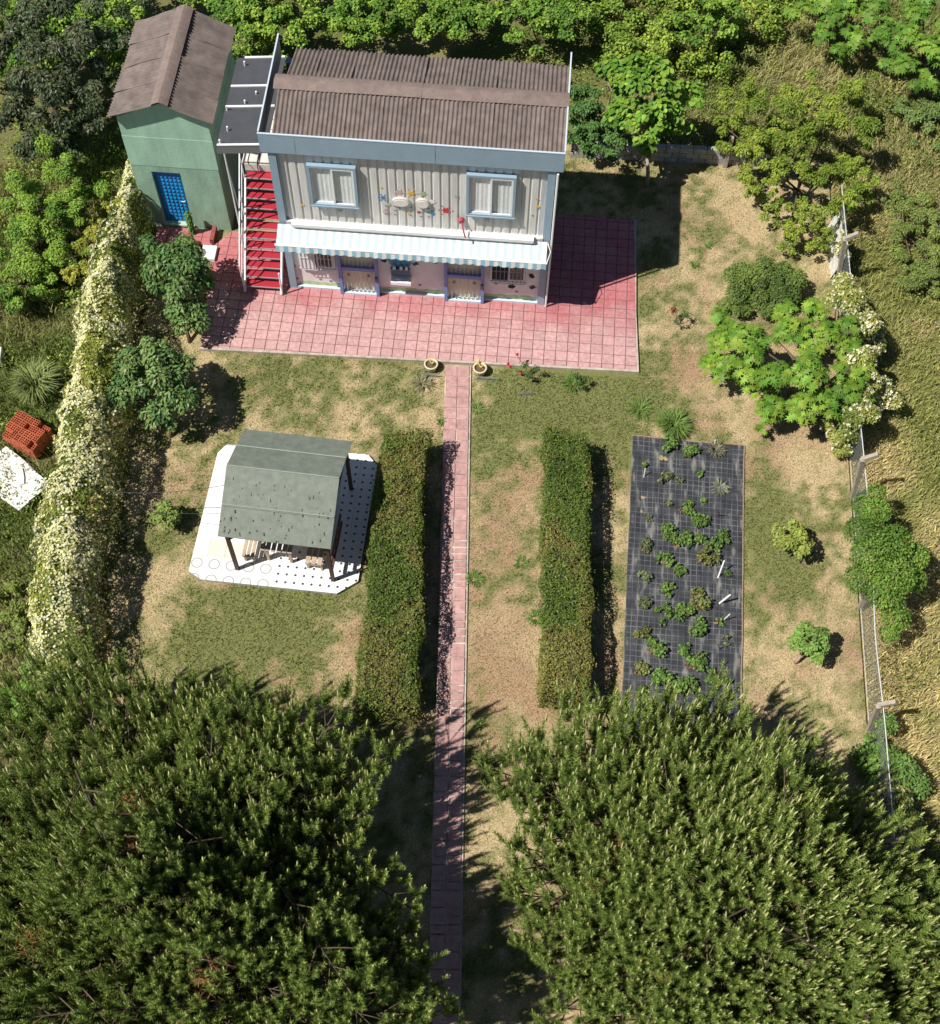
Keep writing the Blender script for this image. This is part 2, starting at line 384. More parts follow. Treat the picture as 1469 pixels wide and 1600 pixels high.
# ---------------------------------------------------------------- patio
TS = .33
TILE = mat('red_tile', (.5, .2, .2), .75)
def tile_mat():
    m = bpy.data.materials.new('painted_red_tile'); m.use_nodes = True; N = m.node_tree; b = N.nodes['Principled BSDF']; b.inputs['Roughness'].default_value = .72
    g = N.nodes.new('ShaderNodeNewGeometry'); no = N.nodes.new('ShaderNodeTexNoise'); no.inputs['Scale'].default_value = 1.1; no.inputs['Detail'].default_value = 7
    N.links.new(g.outputs['Position'], no.inputs['Vector'])
    sx = N.nodes.new('ShaderNodeSeparateXYZ'); N.links.new(g.outputs['Position'], sx.inputs[0])
    mr = N.nodes.new('ShaderNodeMapRange'); mr.inputs['From Min'].default_value = .3; mr.inputs['From Max'].default_value = 2.2; mr.inputs['To Min'].default_value = -.25; mr.inputs['To Max'].default_value = .42
    N.links.new(sx.outputs['Y'], mr.inputs['Value'])
    ad = N.nodes.new('ShaderNodeMath'); ad.operation = 'ADD'; N.links.new(mr.outputs[0], ad.inputs[0]); N.links.new(no.outputs['Fac'], ad.inputs[1])
    r = N.nodes.new('ShaderNodeValToRGB'); r.color_ramp.elements[0].position = .42; r.color_ramp.elements[0].color = (.475, .275, .265, 1)
    r.color_ramp.elements[1].position = .95; r.color_ramp.elements[1].color = (.40, .125, .135, 1)
    N.links.new(ad.outputs[0], r.inputs[0])
    n2 = N.nodes.new('ShaderNodeTexNoise'); n2.inputs['Scale'].default_value = 9; n2.inputs['Detail'].default_value = 8; n2.inputs['Roughness'].default_value = .7
    N.links.new(g.outputs['Position'], n2.inputs['Vector'])
    r2 = N.nodes.new('ShaderNodeValToRGB'); r2.color_ramp.elements[0].position = .35; r2.color_ramp.elements[0].color = (.8, .8, .8, 1); r2.color_ramp.elements[1].position = .72; r2.color_ramp.elements[1].color = (1.3, 1.35, 1.35, 1)
    N.links.new(n2.outputs['Fac'], r2.inputs[0])
    oi = N.nodes.new('ShaderNodeObjectInfo'); mp = N.nodes.new('ShaderNodeMapRange'); mp.inputs['To Min'].default_value = .9; mp.inputs['To Max'].default_value = 1.08
    N.links.new(oi.outputs['Random'], mp.inputs['Value'])
    m1 = N.nodes.new('ShaderNodeVectorMath'); m1.operation = 'MULTIPLY'; N.links.new(r.outputs[0], m1.inputs[0]); N.links.new(r2.outputs[0], m1.inputs[1])
    m2 = N.nodes.new('ShaderNodeVectorMath'); m2.operation = 'SCALE'; N.links.new(m1.outputs[0], m2.inputs[0]); N.links.new(mp.outputs[0], m2.inputs['Scale'])
    N.links.new(m2.outputs[0], b.inputs['Base Color'])
    bp = N.nodes.new('ShaderNodeBump'); bp.inputs['Strength'].default_value = .4; bp.inputs['Distance'].default_value = .01
    N.links.new(n2.outputs['Fac'], bp.inputs['Height']); N.links.new(bp.outputs[0], b.inputs['Normal'])
    return m
TILEM = tile_mat()
def edge_y(x): return -.13+(x/-12.3)*-.29
PREG = [[(-12.24, edge_y(-12.24)), (.15, edge_y(.15)), (.08, 1.98), (-12.40, 1.98)],
        [(-2.60, 1.98), (.08, 1.98), (-.03, 5.4), (-2.60, 5.4)],
        [(-12.40, 1.98), (-10.0, 1.98), (-10.0, 3.9), (-12.05, 3.9), (-12.5, 3.3)]]
bed = MB()
for i, r in enumerate(PREG): bed.prism([(a, b) for a, b in r], -.02, .085)
bed = bed.build('patio', mat('dark_joint', (.20, .10, .10), .9, .3, 8)); bed['kind'] = 'structure'
full = MB().prism([(-TS/2+.009, -TS/2+.009), (TS/2-.009, -TS/2+.009), (TS/2-.009, TS/2-.009), (-TS/2+.009, TS/2-.009)], .086, .10, .004)
FM = bpy.data.meshes.new('tile'); FM.from_pydata(full.v, [], full.f); FM.materials.append(TILEM)
tiles = []
for c in range(0, 39):
    for r in range(-2, 17):
        x1 = -c*TS+.155; x0 = x1-TS; y0 = r*TS; y1 = y0+TS
        if c == 0: pass
        q = [(x0+.011, y0+.011), (x1-.011, y0+.011), (x1-.011, y1-.011), (x0+.011, y1-.011)]
        best = None; A = area(q)
        for reg in PREG:
            cl = clip_poly(q, reg)
            if cl and area(cl) > .003 and (best is None or area(cl) > area(best)): best = cl
        if not best: continue
        if r*TS < 1.98 < (r+1)*TS and (x0 > -2.6 or x1 < -10): best = q if x0 > -12.3 and x1 < .1 else best
        tiles.append((x0+TS/2, y0+TS/2, abs(area(best)-A) < 1e-4, best))
tiles.sort(key=lambda t: t[1])
rest = MB()
for i, (cx_, cy_, isf, poly) in enumerate(tiles):
    if i < 300:
        if isf:
            o = link('tile', FM, bed, loc=(cx_, cy_, rs.uniform(-.002, .002)))
        else: o = MB().prism(poly, .086, .10, .003).build('tile', TILEM, bed)
    else: rest.prism(poly, .086, .10, .003)
rest.build('tile', TILEM, bed)['kind'] = 'stuff'
# pale kerb line along the front and right edge
kb = MB(); P0 = (.16, edge_y(.16)); kb.prism([(.15, edge_y(.15)-.02), (.22, edge_y(.2)-.02), (.10, 1.98), (.04, 5.42), (-.03, 5.42), (.08, 1.98)], -.02, .094)
kb.prism([(-12.24, edge_y(-12.24)-.07), (.22, edge_y(.2)-.07), (.22, edge_y(.2)), (-12.24, edge_y(-12.24))], -.02, .092)
kb.build('patio_edge', mat('cement', (.42, .36, .3), .9, .3, 5, .4), bed)
print('patio tiles', len(tiles))

# ---------------------------------------------------------------- path
prz = .0675
path = MB(); path.prism([(-.345, -19.5), (.345, -19.5), (.345, 0), (-.345, 0)], -.02, .058)
me_ = bpy.data.meshes.new('path'); me_.from_pydata(path.v, [], path.f)
def joint_mat():
    m = mat('path_bed', (.16, .11, .09), .9, col2=(.62, .55, .48), vscale=2.2, detail=3); return m
me_.materials.append(joint_mat())
path = link('path', me_, None, loc=(-4.895, -.40, 0), rz=prz); path['kind'] = 'structure'
PT = mat('path_tile', (.43, .25, .235), .8, .25, 7, .4, 40, obj_var=.09)
yy = -.03; sizes = {}
def ptile(w, l, loc):
    key = (w, l)
    if key not in sizes:
        b = MB().prism([(-w/2, -l/2), (w/2, -l/2), (w/2, l/2), (-w/2, l/2)], .05, .08, .006)
        sizes[key] = bpy.data.meshes.new('tile'); sizes[key].from_pydata(b.v, [], b.f); sizes[key].materials.append(PT)
    o = link('tile', sizes[key], path, loc=loc, rz=rs.uniform(-.015, .015))
while yy > -19.2:
    if yy > -4.6: L, gap = .335, .022
    else:
        L = .335 if rs.rand() < .38 else .155; gap = .042
    for sx in (-1, 1):
        g2 = .011 if yy > -4.6 else .018
        ptile(.335-g2*1.2, L, (sx*(.167+g2*.3)+rs.uniform(-.004, .004), yy-L/2+rs.uniform(-.006, .006), rs.uniform(-.004, .004)))
    yy -= L+gap
# narrow concrete rim on the right side of the path
MBp = MB()
MBp.prism([(.345, -19.5), (.385, -19.5), (.385, 0), (.345, 0)], -.02, .05)
mm_ = bpy.data.meshes.new('path_rim'); mm_.from_pydata(MBp.v, [], MBp.f); mm_.materials.append(MATS['cement']); link('path_rim', mm_, path)

# ---------------------------------------------------------------- house
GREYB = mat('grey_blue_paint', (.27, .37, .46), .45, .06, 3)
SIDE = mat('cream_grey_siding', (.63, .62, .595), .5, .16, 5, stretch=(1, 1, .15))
SIDEG = mat('grey_siding', (.33, .34, .34), .55, .08, 2.5)
WHITE = mat('white_paint', (.78, .78, .76), .5, .05, 5)
PVC = mat('white_window_plastic', (.8, .81, .82), .35)
CURT = mat('curtain_cloth', (.82, .82, .8), .9, .08, 9)
DARK = mat('dark_inside', (.03, .03, .035), .9)
ROOFM = mat('brown_roof_sheet', (.158, .125, .113), .9, .30, 3.0, .5, 60, obj_var=.07)
ROOFC = mat('brown_ridge_cap', (.20, .15, .132), .9, .18, 5, .6, 40, obj_var=.05)
BLUE = mat('blue_gate_paint', (.17, .23, .52), .45, .1, 8)
def glass():
    m = bpy.data.materials.new('window_glass'); m.use_nodes = True; N = m.node_tree; b = N.nodes['Principled BSDF']; N.nodes.remove(b)
    t = N.nodes.new('ShaderNodeBsdfTransparent'); t.inputs[0].default_value = (.93, .95, .96, 1); g = N.nodes.new('ShaderNodeBsdfGlossy'); g.inputs['Roughness'].default_value = .03
    x = N.nodes.new('ShaderNodeMixShader'); x.inputs[0].default_value = .08
    N.links.new(t.outputs[0], x.inputs[1]); N.links.new(g.outputs[0], x.inputs[2]); N.links.new(x.outputs[0], N.nodes['Material Output'].inputs['Surface']); return m
GLASS = glass()
HX0, HX1, HY0, HY1 = -10.0, -2.58, 1.97, 5.25; WY = HY0+.08
house = thing('house', 'two storey grey blue prefab container house with brown corrugated roof and striped awning', 'house', ((HX0+HX1)/2, HY0, .0))
# inner core (keeps light out) and floor plinth
MB().box((HX0+.14, HY0+.2, .05), (HX1-.14, HY1-.14, 5.5)).build('inner_wall', DARK, house)
def siding(mb, a, b, z0, z1, n_out, pitch=.235, d=.028):
    """trapezoid ribbed wall from a to b (xy), facing n_out"""
    L = math.hypot(b[0]-a[0], b[1]-a[1]); u = ((b[0]-a[0])/L, (b[1]-a[1])/L); prof = []; x = 0
    while x < L:
        for t, h in ((0, 0), (.045, 0), (.062, d), (pitch-.017, d)):
            if x+t <= L: prof.append((x+t, h))
        x += pitch
    prof.append((L, 0)); vs = []
    for t, h in prof:
        X = a[0]+u[0]*t+n_out[0]*h; Y = a[1]+u[1]*t+n_out[1]*h; vs += [(X, Y, z0), (X, Y, z1)]
    mb.add(vs, [(2*i, 2*i+2, 2*i+3, 2*i+1) for i in range(len(prof)-1)])
w = MB(); siding(w, (HX0+.2, WY), (HX1-.2, WY), 2.86, 5.62, (0, -1)); w.build('upper_wall', SIDE, house)
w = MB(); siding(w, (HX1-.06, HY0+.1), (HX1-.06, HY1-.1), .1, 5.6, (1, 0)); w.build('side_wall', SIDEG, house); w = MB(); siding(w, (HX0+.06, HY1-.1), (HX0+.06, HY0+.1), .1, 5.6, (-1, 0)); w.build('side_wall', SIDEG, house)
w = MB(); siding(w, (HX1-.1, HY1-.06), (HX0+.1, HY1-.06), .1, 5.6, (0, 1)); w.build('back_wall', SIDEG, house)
LOW = mat('pink_white_plaster', (.78, .755, .74), .8, .07, 2.5)
MB().box((HX0+.2, HY0+.06, .16), (HX1-.2, HY0+.16, 2.86)).build('lower_wall', LOW, house)
# corner posts
for px_ in (HX0, HX1-.2):
    for y0, y1 in ((HY0-.04, HY0+.16), (HY1-.16, HY1+.04)):
        MB().box((px_, y0, .09), (px_+.2, y1, 5.62)).build('corner_post', GREYB, house)
MB().box((HX0+.2, HY0-.03, .09), (HX1-.2, HY0+.10, .165)).build('base_rail', mat('pale_blue_rail', (.55, .66, .74), .5), house)
w = MB(); w.box((HX0+.2, HY0-.06, 2.84), (HX1-.2, HY0+.13, 2.97)); w.build('floor_rail', mat('weathered_white', (.55, .55, .54), .6, .3, 9), house)
# fascia of three front panels, side parapets, rear tips
FY = HY0-.06; fx = [HX0-.17, -9.24, -5.66, HX1+.19]
for a, b in zip(fx[:-1], fx[1:]):
    MB().box((a+.006, FY-.03, 5.57), (b-.006, FY, 6.2)).build('fascia_panel', GREYB, house)
TRIM = mat('pale_blue_trim', (.50, .58, .66), .45); tr = MB(); tr.box((fx[0], FY-.038, 6.2), (fx[-1], FY+.01, 6.225)); tr.build('fascia_trim', TRIM, house)
for s, x0 in ((0, fx[0]), (1, fx[-1]-.03)):
    p = MB(); p.add([(x0, FY+.002, 5.6), (x0+.03, FY+.002, 5.6), (x0+.03, HY1+.12, 5.6), (x0, HY1+.12, 5.6), (x0, FY+.002, 6.2), (x0+.03, FY+.002, 6.2), (x0+.03, HY1+.12, 6.28), (x0, HY1+.12, 6.28)],
                  [(0, 3, 2, 1), (4, 5, 6, 7), (0, 1, 5, 4), (1, 2, 6, 5), (2, 3, 7, 6), (3, 0, 4, 7)]); p.build('side_fascia', SIDEG, house)
    t = MB(); t.bar((x0+.015, FY+.04, 6.215), (x0+.015, HY1+.16, 6.30), .04, .03); t.build('fascia_trim', TRIM, house)
# roof
def corr_sheet(mb, o, u, v, w, l, pitch=.118, amp=.027, wob=.0, nl=3):
    """sheet: origin o, u across (ribs repeat), v down the slope"""
    o, u, v = Vector(o), Vector(u).normalized(), Vector(v).normalized(); nn = u.cross(v).normalized()
    if nn.z < 0: nn = -nn
    nx = max(4, int(w/pitch*6)); vs = []
    ph = rs.uniform(0, 6)
    for j in range(nl+1):
        for i in range(nx+1):
            a = w*i/nx; b = l*j/nl
            h = amp*math.sin(2*PI*a/pitch)+wob*(vnoise(np.array(a*2.3+ph), np.array(b*1.7+ph), 4)-.5)
            vs.append(o+u*a+v*b+nn*h)
    n1 = nx+1
    mb.add(vs, [(j*n1+i, j*n1+i+1, (j+1)*n1+i+1, (j+1)*n1+i) for j in range(nl) for i in range(nx)])
RY, RZ = 3.72, 6.28; EYf, EZf, EYb, EZb = HY0+.02, 5.80, HY1+.22, 5.80
rx0, rx1 = HX0+.02, HX1+.14; ns = 8
for k in range(ns):
    a = rx0+(rx1-rx0)*k/ns; wd_ = (rx1-rx0)/ns+.04
    first = .24 if k == 0 else 0
    for side in (0, 1):
        mb = MB(); dz = .006*(k % 2)+.004
        if side == 0:
            l = math.hypot(RY-EYf, RZ-EZf); o0 = (a+(.10 if k == 0 else 0), RY, RZ+dz)
            corr_sheet(mb, o0, (1, rs.uniform(-.004, .004), 0), (0, EYf-RY, EZf-RZ), wd_-(.10 if k == 0 else 0), l+rs.uniform(-.02, .02), wob=.03)
        else:
            l = math.hypot(EYb-RY, RZ-EZb); o0 = (a+first, RY, RZ+dz)
            corr_sheet(mb, o0, (1, rs.uniform(-.006, .006), 0), (0, EYb-RY, EZb-RZ), wd_-first, l+rs.uniform(-.03, .03), wob=.05)
        smooth(mb.build('roof_sheet', ROOFM, house))
for k in range(4):
    a = rx0-.02+(rx1-rx0+.03)*k/4; b = a+(rx1-rx0+.03)/4+.05; z = .035+.008*(k % 2); r = MB(); n = 6
    vs = []
    for xx in (a, (a+b)/2, b):
        for j in range(n+1):
            t = -1+2*j/n; vs.append((xx, RY+t*.27, RZ+z+.03-.085*abs(t)**1.5-.01*(abs(t) > .9)+rs.uniform(-.004, .004)))
    r.add(vs, [(i*(n+1)+j, i*(n+1)+j+1, (i+1)*(n+1)+j+1, (i+1)*(n+1)+j) for i in range(2) for j in range(n)]); r.build('ridge_cap', ROOFC, house)
for x_ in (rx0+.25, rx1-.15): g = MB(); g.add([(x_, EYf+.05, 5.6), (x_, EYb-.1, 5.6), (x_, EYb-.1, EZb-.03), (x_, RY, RZ-.03), (x_, EYf+.05, EZf-.03)], [(0, 1, 2, 3, 4)]).build('gable_board', DARK, house)
# windows
def window(x0, x1, z0, z1, yw=WY, fm=GREYB, fw=.07, pr=.17, curtain=True, open_left=False):
    f = MB(); y0 = yw-pr
    f.box((x0, y0, z0), (x1, yw+.02, z0+fw)); f.box((x0, y0, z1-fw), (x1, yw+.02, z1)); f.box((x0, y0+.001, z0+fw), (x0+fw, yw+.02, z1-fw)); f.box((x1-fw, y0+.001, z0+fw), (x1, yw+.02, z1-fw))
    W_ = f.build('window', fm, house)
    MB().box((x0-.015, y0-.025, z0-.02), (x1+.015, y0, z0+.02)).build('sill', fm, W_)
    a, b, c, d = x0+fw, x1-fw, z0+fw, z1-fw; mid = (a+b)/2; s = .05
    for q, (p0, p1, yo) in enumerate(((a, mid+.02, .075), (mid-.02, b, .035))):
        g = MB(); yy0 = yw-pr+max(yo-.03, .005)
        g.box((p0, yy0, c), (p1, yy0+.035, c+s)); g.box((p0, yy0, d-s), (p1, yy0+.035, d)); g.box((p0, yy0+.001, c+s), (p0+s, yy0+.035, d-s)); g.box((p1-s, yy0+.001, c+s), (p1, yy0+.035, d-s))
        g.build('sash', PVC, W_)
        MB().add([(p0+s, yy0+.015, c+s), (p1-s, yy0+.015, c+s), (p1-s, yy0+.015, d-s), (p0+s, yy0+.015, d-s)], [(0, 1, 2, 3)]).build('pane', GLASS, W_)
    if curtain:
        cv = []; n = 40; gap = (mid-.02, mid+.1)
        for i in range(n+1):
            t = a+(b-a)*i/n; h = .012*math.sin(t*55)+.008*math.sin(t*23); cv += [(t, yw-.078+h*.4, c), (t, yw-.078+h*.4, d)]
        MB().add(cv, [(2*i, 2*i+2, 2*i+3, 2*i+1) for i in range(n)]).build('curtain', CURT, W_)
    else: MB().box((a, yw-.03, c), (b, yw-.025, d)).build('backing', DARK, W_)
    return W_
window(-9.03, -7.75, 3.71, 5.19); window(-4.87, -3.58, 3.73, 5.24)
# awning: wall cassette, cloth, front bar, striped valance, arms
aw = MB(); AX0, AX1 = -10.03, -2.64; AYf, AZf = 1.33, 2.66
awn = MB()
n = 50; vs = []
for i in range(n+1):
    x_ = AX0+(AX1-AX0)*i/n
    for j in range(4):
        t = j/3; vs.append((x_, HY0-.10+(AYf-HY0+.10)*t, 2.90+(AZf-2.90)*t-.025*math.sin(PI*t)))
awn.add(vs, [(i*4+j, (i+1)*4+j, (i+1)*4+j+1, i*4+j+1) for i in range(n) for j in range(3)])
def stripes(name, c1, c2, period, duty=.5, soft=.5):
    m = bpy.data.materials.new(name); m.use_nodes = True; N = m.node_tree; b = N.nodes['Principled BSDF']; b.inputs['Roughness'].default_value = .85
    t = N.nodes.new('ShaderNodeTexCoord'); s = N.nodes.new('ShaderNodeSeparateXYZ'); N.links.new(t.outputs['Object'], s.inputs[0])
    k = N.nodes.new('ShaderNodeMath'); k.operation = 'MULTIPLY'; k.inputs[1].default_value = 1/period; N.links.new(s.outputs['X'], k.inputs[0])
    f = N.nodes.new('ShaderNodeMath'); f.operation = 'FRACT'; N.links.new(k.outputs[0], f.inputs[0])
    r = N.nodes.new('ShaderNodeValToRGB'); e = r.color_ramp.elements; e[0].position = 0; e[0].color = (*c1, 1); e[1].position = duty-.04; e[1].color = (*c1, 1)
    q = e.new(duty+.04); q.color = (*c2, 1); q = e.new(.96); q.color = (*c2, 1); q = e.new(1.); q.color = (*c1, 1)
    N.links.new(f.outputs[0], r.inputs[0]); N.links.new(r.outputs[0], b.inputs['Base Color']); return m
AWN = stripes('awning_cloth', (.60, .605, .60), (.43, .50, .53), .235)
VAL = stripes('striped_valance', (.30, .56, .70), (.80, .83, .82), .235)
A_ = awn.build('awning', AWN, house)
bx = MB(); bx.box((-9.62, HY0-.24, 2.975), (-3.02, HY0-.062, 3.07)); bx.box((-9.6, HY0-.20, 2.90), (-3.05, HY0-.08, 2.974)); bx.build('cassette', WHITE, A_)
fb = MB(); fb.tube([(AX0-.03, AYf, AZf), (AX1+.03, AYf, AZf)], .035, 8); fb.build('front_bar', PVC, A_)
va = MB(); vs = []; n = 190
for i in range(n+1):
    x_ = AX0+(AX1-AX0)*i/n; sc = abs(math.sin(PI*(x_-AX0)/.235))*.045; y_ = AYf-.03+.012*math.sin(x_*9)
    vs += [(x_, y_, AZf+.01), (x_, y_-.015, AZf-.19-sc)]
va.add(vs, [(2*i, 2*i+1, 2*i+3, 2*i+2) for i in range(n)]); va.build('valance', VAL, A_)
ar = MB(); ar.tube([(AX1+.01, HY0-.1, 2.86), (AX1+.10, 1.62, 2.80), (AX1+.02, AYf, AZf)], .012, 5); ar.build('awning_arm', PVC, A_); ar = MB(); ar.tube([(AX0+.3, HY0-.1, 2.7), (AX0+.35, AYf, AZf-.03)], .02, 5); ar.build('awning_arm', PVC, A_)
# lower storey: windows with grilles, gates, doors, basin, painted marks
def grille(W_, x0, x1, z0, z1, y, n, m):
    g = MB()
    for i in range(n+1): g.box((x0+(x1-x0)*i/n-.008, y, z0), (x0+(x1-x0)*i/n+.008, y+.015, z1))
    for z in (z0, (z0+z1)/2, z1-.015): g.box((x0, y-.012, z), (x1, y-.002, z+.015))
    g.build('grille', m, W_)
YL = HY0+.06
w3 = window(-9.62, -8.6, .98, 2.1, YL, WHITE, .05, .06, False); grille(w3, -9.55, -8.65, 1.03, 2.05, YL-.16, 8, mat('white_grille', (.6, .6, .6), .5))
w4 = window(-4.17, -3.13, .98, 2.1, YL, WHITE, .05, .06, False); grille(w4, -4.12, -3.18, 1.03, 2.05, YL-.16, 8, mat('grey_grille', (.25, .26, .28), .5))
MB().box((-9.60, YL-.14, 1.06), (-9.15, YL-.11, 2.0)).build('open_sash', PVC, w3)
CREAM = mat('cream_door', (.74, .69, .54), .6, .08, 5)
IRON = mat('dark_iron', (.06, .06, .07), .5)
for dx0, dx1 in ((-8.5, -7.36), (-5.47, -4.33)):
    D = MB().box((dx0+.06, YL-.05, .10), (dx1-.06, YL-.001, 2.15)).build('door', CREAM, house)
    f = MB()
    for x_ in (dx0, dx1-.09): f.box((x_, YL-.22, .09), (x_+.09, YL-.10, 2.3))
    f.box((dx0+.09, YL-.21, 1.17), (dx1-.09, YL-.11, 1.30)); f.box((dx0+.09, YL-.21, 2.1), (dx1-.09, YL-.11, 2.2))
    f.build('gate_frame', BLUE, D)
    f = MB(); f.box((dx0+.09, YL-.21, .10), (dx1-.09, YL-.12, .17)); f.build('threshold', MATS['pale_blue_rail'], D)
    b = MB()
    for i in range(1, 8):
        x_ = dx0+.09+(dx1-dx0-.18)*i/8; b.box((x_-.008, YL-.16, .17), (x_+.008, YL-.14, 1.17)); b.box((x_-.008, YL-.16, 1.30), (x_+.008, YL-.14, 2.1))
    b.build('gate_bar', mat('cream_bar', (.5, .46, .38), .5), D)
    sc = MB()
    for cx_ in (dx0+.28, dx1-.28):
        for cz in (.42, .98):
            for s_ in (-1, 1):
                pts = [(cx_+s_*(.02+.07*t*math.cos(t*5)), YL-.17, cz+.07*t*math.sin(t*5)) for t in np.linspace(.15, 1, 8)]; sc.tube(pts, .011, 4)
            sc.build('scroll_ornament', IRON, D); sc = MB()
    hk = MB().box((dx1-.10, YL-.25, .78), (dx1-.02, YL-.222, .98)); hk.build('lock', IRON, D)
# green painted grass band and marks
gb = MB(); n = 160; vs = []
for i in range(n+1):
    x_ = HX0+.25+(HX1-HX0-.5)*i/n; vs += [(x_, YL-.003, .17), (x_, YL-.003, .27+.07*vnoise(np.array(x_*9), np.array(0.), 2)+.02*(i % 2))]
gb.add(vs, [(2*i, 2*i+2, 2*i+3, 2*i+1) for i in range(n)]); gb.build('painted_grass', mat('painted_green', (.42, .58, .30), .8, .2, 8), house)
def mark(name, m, x_, z_, rx, rz, y=None, star=0., n=14, t=.006): return MB().disc_y(x_, YL-.004 if y is None else y, z_, rx, rz, t, n, star).build(name, m, house)
MK = mat('dark_paint', (.10, .11, .12), .8); RED = mat('red_paint', (.55, .03, .04), .6); BLU = mat('blue_paint', (.04, .22, .5), .6); YEL = mat('yellow_paint', (.75, .42, .04), .6)
PNK = mat('pink_paint', (.6, .42, .42), .7); GRN = mat('pale_green_paint', (.40, .46, .30), .7)
for x_, z_, a in ((-7.2, 1.5, .8), (-6.3, 1.42, 0), (-5.75, 1.6, 1.1), (-9.85, 1.0, 1.3), (-9.85, .4, .3), (-3.55, .72, 2.2), (-3.0, 1.25, 1.2), (-2.95, .75, .2)):
    b = MB(); c_, s_ = math.cos(a), math.sin(a)
    for (u0, v0, ru, rv) in ((0, 0, .11, .035), (.02, .05, .05, .03), (-.03, -.05, .05, .03)):
        b.disc_y(x_+u0*c_-v0*s_, YL-.004, z_+u0*s_+v0*c_, ru*abs(c_)+rv*abs(s_)+.01, ru*abs(s_)+rv*abs(c_)+.01, .005, 10, .35)
    b.build('painted_insect', MK, house)
for x_, z_ in ((-9.1, .45), (-8.8, .40), (-6.2, .5), (-4.0, .8), (-3.4, .5)):
    mark('painted_flower', mat('dusty_red', (.40, .22, .22), .8), x_, z_, .055, .055, star=.4)
SY = WY-.034
for m_, x_, z_, r_ in ((BLU, -7.10, 4.05, .10), (YEL, -6.34, 4.29, .14), (RED, -5.43, 3.72, .16), (PNK, -6.66, 4.3, .15), (GRN, -6.03, 4.3, .14), (RED, -6.16, 3.58, .075), (BLU, -5.78, 3.56, .09),
                       (GRN, -6.95, 3.8, .09), (PNK, -7.06, 3.5, .12), (YEL, -7.12, 4.42, .05), (GRN, -6.7, 3.66, .07), (YEL, -6.42, 3.5, .07), (WHITE, -5.78, 4.02, .13), (GRN, -5.15, 4.3, .08), (YEL, -2.98, 4.1, .08), (YEL, -9.3, 3.55, .07), (YEL, -3.02, 4.4, .05), (BLU, -3.1, 3.75, .04), (GRN, -8.3, 3.45, .12), (PNK, -4.3, 3.45, .1)):
    r_ *= .8; mark('painted_flower', m_, x_, z_, r_, r_, SY, .45, 12)
    if r_ > .075 and m_ in (BLU, YEL, RED):
        for q in range(6): mark('painted_petal', m_, x_+1.45*r_*math.cos(q*PI/3), z_+1.45*r_*math.sin(q*PI/3), .022, .022, SY, 0, 6)
for x_ in (-7.1, -6.86, -6.42, -6.16, -5.95):
    for z_ in (3.42, 3.58, 3.74): mark('painted_dash', MK, x_+.06, z_, .035, .012, SY, 0, 6)
for x_, rx_, rz_ in ((-6.62, .24, .16), (-6.04, .19, .17)):
    L_ = MB().disc_y(x_, SY+.02, 3.96, rx_, rz_, .09, 20).build('wall_lamp', mat('lamp_rim', (.55, .5, .46), .5), house)
    MB().disc_y(x_, SY-.071, 3.96, rx_-.035, rz_-.035, .012, 20).build('lamp_glass', mat('lamp_white', (.75, .72, .68), .3), L_)
lp = MB(); lp.tube([(-5.0, SY-.03, 3.42), (-4.92, 1.7, 3.30), (-4.86, 1.6, 3.16)], .022, 6); lp.tube([(-5.02, SY-.0, 3.42), (-5.0, SY-.1, 3.40)], [.1, .07], 10); lp.build('red_wall_lamp', mat('dull_red', (.32, .05, .07), .5), house)
bs = MB(); bs.disc_y(-6.73, YL-.003, 1.62, .34, .42, .05, 18); Bn = bs.build('niche_surround', mat('blue_tile_mural', (.05, .28, .42), .5, .3, 12), house)
MB().box((-7.0, YL-.12, .98), (-6.46, YL-.056, 1.28)).build('niche_shelf', mat('dark_blue_shelf', (.07, .10, .16), .5, .3, 20), Bn)
MB().box((-7.0, YL-.30, .78), (-6.42, YL-.01, .90)).build('wash_basin', PVC, house)
for x_ in (-6.9, -6.7, -6.55): MB().box((x_-.04, YL-.15, 1.28), (x_+.04, YL-.10, 1.42)).build('niche_bottle', mat('pale_bottle', (.5, .55, .6), .4), Bn)
# drain pipe on the right corner
dp = MB(); dp.tube([(HX1+.05, HY0-.10, 5.5), (HX1+.05, HY0-.10, .12)], .03, 6); dp.build('drain_pipe', PVC, house)

# ---------------------------------------------------------------- outside stair
REDS = mat('red_tread', (.36, .02, .038), .5, .08, 6); STEEL = mat('white_steel', (.72, .73, .74), .4, .1, 8); GALV = mat('grey_steel', (.35, .36, .38), .45, .1, 8)
st = thing('outside_stair', 'steep outside stair with red treads and white rails left of the house', 'stair', (-10.75, 1.75, .1))
NS = 12; sy0, sy1, sz0, sz1 = 1.72, 3.72, .30, 2.62
SXA, SXB = -11.28, -10.22
for k in range(NS):
    t = k/(NS-1); y_ = sy0+(sy1-sy0)*t; z_ = sz0+(sz1-sz0)*t
    b = MB(); b.box((SXA+.03, y_, z_-.03), (SXB-.03, y_+.26, z_)); T_ = b.build('tread', REDS, st)
    MB().box((SXA+.03, y_-.012, z_-.035), (SXB-.03, y_-.001, z_+.006)).build('nosing', GALV, T_)
for x_ in (SXA, SXB): MB().bar((x_, sy0-.08, .12), (x_, sy1+.1, sz1+.0), .05, .16).build('stringer', STEEL, st)
rl = MB(); xr = SXA-.02
rl.tube([(xr, sy0-.05, .1), (xr, sy0-.05, 1.2), (xr, sy1, sz1+.95), (xr, sy1+1.3, sz1+.95)], .025, 6); rl.build('handrail', STEEL, st)
rl = MB(); rl.tube([(xr, sy0, .75), (xr, sy1, sz1+.5), (xr, sy1+1.3, sz1+.5)], .016, 5); rl.build('rail_bar', STEEL, st)
